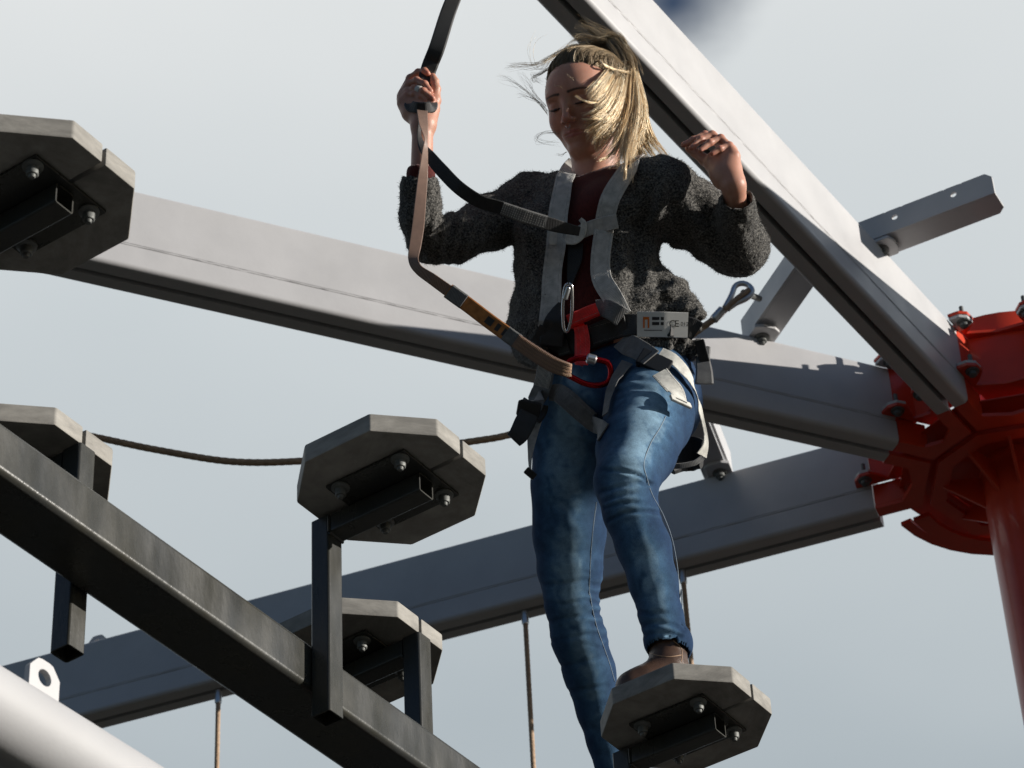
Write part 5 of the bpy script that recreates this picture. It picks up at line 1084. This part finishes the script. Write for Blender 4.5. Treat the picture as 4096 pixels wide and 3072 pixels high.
# white tape round one finger
a, b = hzR(*R_FING['ring'][0][2]), hzR(*R_FING['ring'][0][3]); c = a * .45 + b * .55; d = nrm(b - a)
part('finger_tape', MB().lathe([(.0090, -.0062), (.0094, -.004), (.0094, .004), (.0090, .0062)], c, d, 18), M['tape'], pers, 50)
part('nose_ring', MB().tube([hd(.0045 * math.cos(t) * HSC, (.0965 + .001 * math.sin(t)) * HSC, (-.0515 + .0045 * math.sin(t)) * HSC) for t in np.linspace(math.pi * .95, 2.05 * math.pi, 12)], .0008, 6), M['steel'], pers, 60)

M['lash'] = mat('lashes', (0.02, 0.013, 0.009), .6)
for sg in (-1, 1):
    L_ = spline([hd(sg * .0165, .0795, -.0080), hd(sg * .0235, .0842, -.0112), hd(sg * .0310, .0862, -.0128), hd(sg * .0385, .0840, -.0115), hd(sg * .0470, .0765, -.0075)], 22)
    part('eyelashes', MB().tube(L_, .0005 + .0011 * np.sin(np.linspace(0.25, 2.9, 22)), 6), M['lash'], pers, 60)
# jeans seams
def seam(pts, r=.0011):
    P, nn_ = drape(pts, .0003, 60, 1); part('seam', MB().tube(P, r, 5), M['seam'], jo, 60)
M['seam'] = mat('seam_thread', (0.20, 0.25, 0.30), .8)
def Z5(x, y): return ((2000 + x / 1.659) / PX, (1400 + y / 1.659) / PX)
def Z6(x, y): return ((2100 + x / 1.903) / PX, (2200 + y / 1.903) / PX)
seam([Z5(1100, 440), Z5(1060, 520), Z5(1000, 620), Z5(955, 750), Z5(975, 850), Z5(1010, 960), Z5(1080, 1090), Z5(1140, 1250), Z5(1178, 1450), Z5(1192, 1640), Z6(1190, 300), Z6(1196, 450)])
seam([Z5(640, 1010), Z5(622, 1150), Z5(605, 1320), Z5(597, 1480), Z5(592, 1620), Z6(492, 330), Z6(515, 460), Z6(550, 600), Z6(600, 740), Z6(645, 870), Z6(682, 1000)])

# boot seams: pull-on shaft with an elastic panel edge
bo_, bb_ = BOOTS[0]
for pts_ in ([Z6(1128, 690), Z6(1180, 735), Z6(1196, 790), Z6(1190, 850)], [Z6(930, 770), Z6(1000, 800), Z6(1100, 812), Z6(1190, 800)]):
    q_ = []
    for x_, y_ in spline(np.array(pts_), 24):
        d_ = nrm(ray(x_, y_)); h_ = bb_.ray_cast(Vector(CAM), Vector(d_))
        if h_[0] is not None: q_.append(np.array(h_[0]) - d_ * .0004)
    if len(q_) > 4: part('seam', MB().tube(np.array(q_), .0009, 5), M['stitch_brown'], bo_, 60)

# ------------------------------------------------------------------ ropes
def twisted(m, pts, r, strands=4, pitch=9.0, n=20):
    """laid rope: lobed section that turns along the path"""
    P = np.asarray(pts); T = np.gradient(P, axis=0); T /= np.linalg.norm(T, axis=1)[:, None]; a = nrm(np.cross(T[0], (0.2, 0.5, 0.8))); s = 0; V = []
    for i in range(len(P)):
        if i: s += np.linalg.norm(P[i] - P[i - 1])
        a = nrm(a - T[i] * (a @ T[i])); b = np.cross(T[i], a); ph = s / (r * pitch) * 2 * math.pi
        for k in range(n):
            t = 2 * math.pi * k / n; rr = r * (.84 + .16 * abs(math.cos(strands * (t - ph / 1) / 2)) ** .6); V.append(P[i] + rr * (a * math.cos(t) + b * math.sin(t)))
    F = [(i * n + k, i * n + (k + 1) % n, (i + 1) * n + (k + 1) % n, (i + 1) * n + k) for i in range(len(P) - 1) for k in range(n)]; m.add(V, F + [tuple(range(n))[::-1], tuple((len(P) - 1) * n + k for k in range(n))]); return m
def dense(P, step=.006):
    P = spline(P, 200); L_ = np.r_[0, np.cumsum(np.linalg.norm(np.diff(P, axis=0), axis=1))]; u = np.linspace(0, L_[-1], int(L_[-1] / step)); return np.stack([np.interp(u, L_, P[:, i]) for i in range(3)], 1)
cb = thing('sagging_rope', 'brown twisted rope sagging behind the boards and ending in a metal eye', 'rope', at(500, 1002, 6.9))
YR = 6.95
rp = [at(60, 915, YR), at(210, 945, YR), at(340, 972, YR), at(500, 997, YR), at(650, 996, YR), at(830, 980, YR), at(1010, 955, YR), at(1105, 938, YR), at(1240, 895, YR), at(1380, 815, YR), at(1480, 735, YR - .01), at(1545, 687, YR - .03), at(1580, 655, YR - .05)]
part('rope', twisted(MB(), dense(rp), .0105), M['rope'], cb, 60)
e0, e1 = at(1540, 692, YR - .03), at(1562, 668, YR - .04); part('ferrule', MB().lathe([(.011, 0), (.0145, .004), (.0145, np.linalg.norm(e1 - e0) - .003), (.011, np.linalg.norm(e1 - e0))], e0, e1 - e0, 18), M['alu'], cb, 40)
ey = [at(x, y, YR - .06) for x, y in ((1566, 664), (1580, 638), (1588, 618), (1604, 612), (1620, 619), (1624, 632), (1612, 645), (1590, 655), (1572, 668))]
part('thimble', MB().tube(dense(ey, .01), .0088, 10), M['alu'], cb, 60)
part('eye_rope', twisted(MB(), dense([at(1567, 668, YR - .068), at(1592, 645, YR - .072), at(1618, 626, YR - .068)]), .0085), M['rope'], cb, 60)
part('shackle_pin', MB().tube([at(1606, 632, YR - .02), at(1640, 645, YR + .12)], .010, 10), M['galv'], cb, 60)
def drop(x, y, label, flip=0):
    p = atz(x, y, H - .004); t = thing('hanging_rope', label, 'rope', p, group='ropes hanging from the shaded beam')
    part('ferrule', MB().lathe([(.006, 0), (.012, -.006), (.012, -.05), (.009, -.055)], p, (0, 0, 1), 14), M['alu'], t, 40)
    part('rope', twisted(MB(), dense([p + np.array([0, 0, z]) for z in (-.045, -.3, -.7, -1.2)]), .0085), M['rope'], t, 60)
d3 = np.array([math.cos(A3), math.sin(A3), 0])
def beam3_at(x):                                       # point of the slot line seen at image column x
    best = min(np.linspace(.5, 8, 1500), key=lambda r_: abs(project(np.array([*HUB[:2], H]) + d3 * r_)[0] - x)); return project(np.array([*HUB[:2], H]) + d3 * best)
for x, lb in ((473, 'hanging rope with silver end fitting near the bottom left'), (1133, 'hanging rope with silver end fitting left of the trailing leg'), (1474, 'hanging rope mostly hidden behind the standing leg')):
    drop(*beam3_at(x), lb)
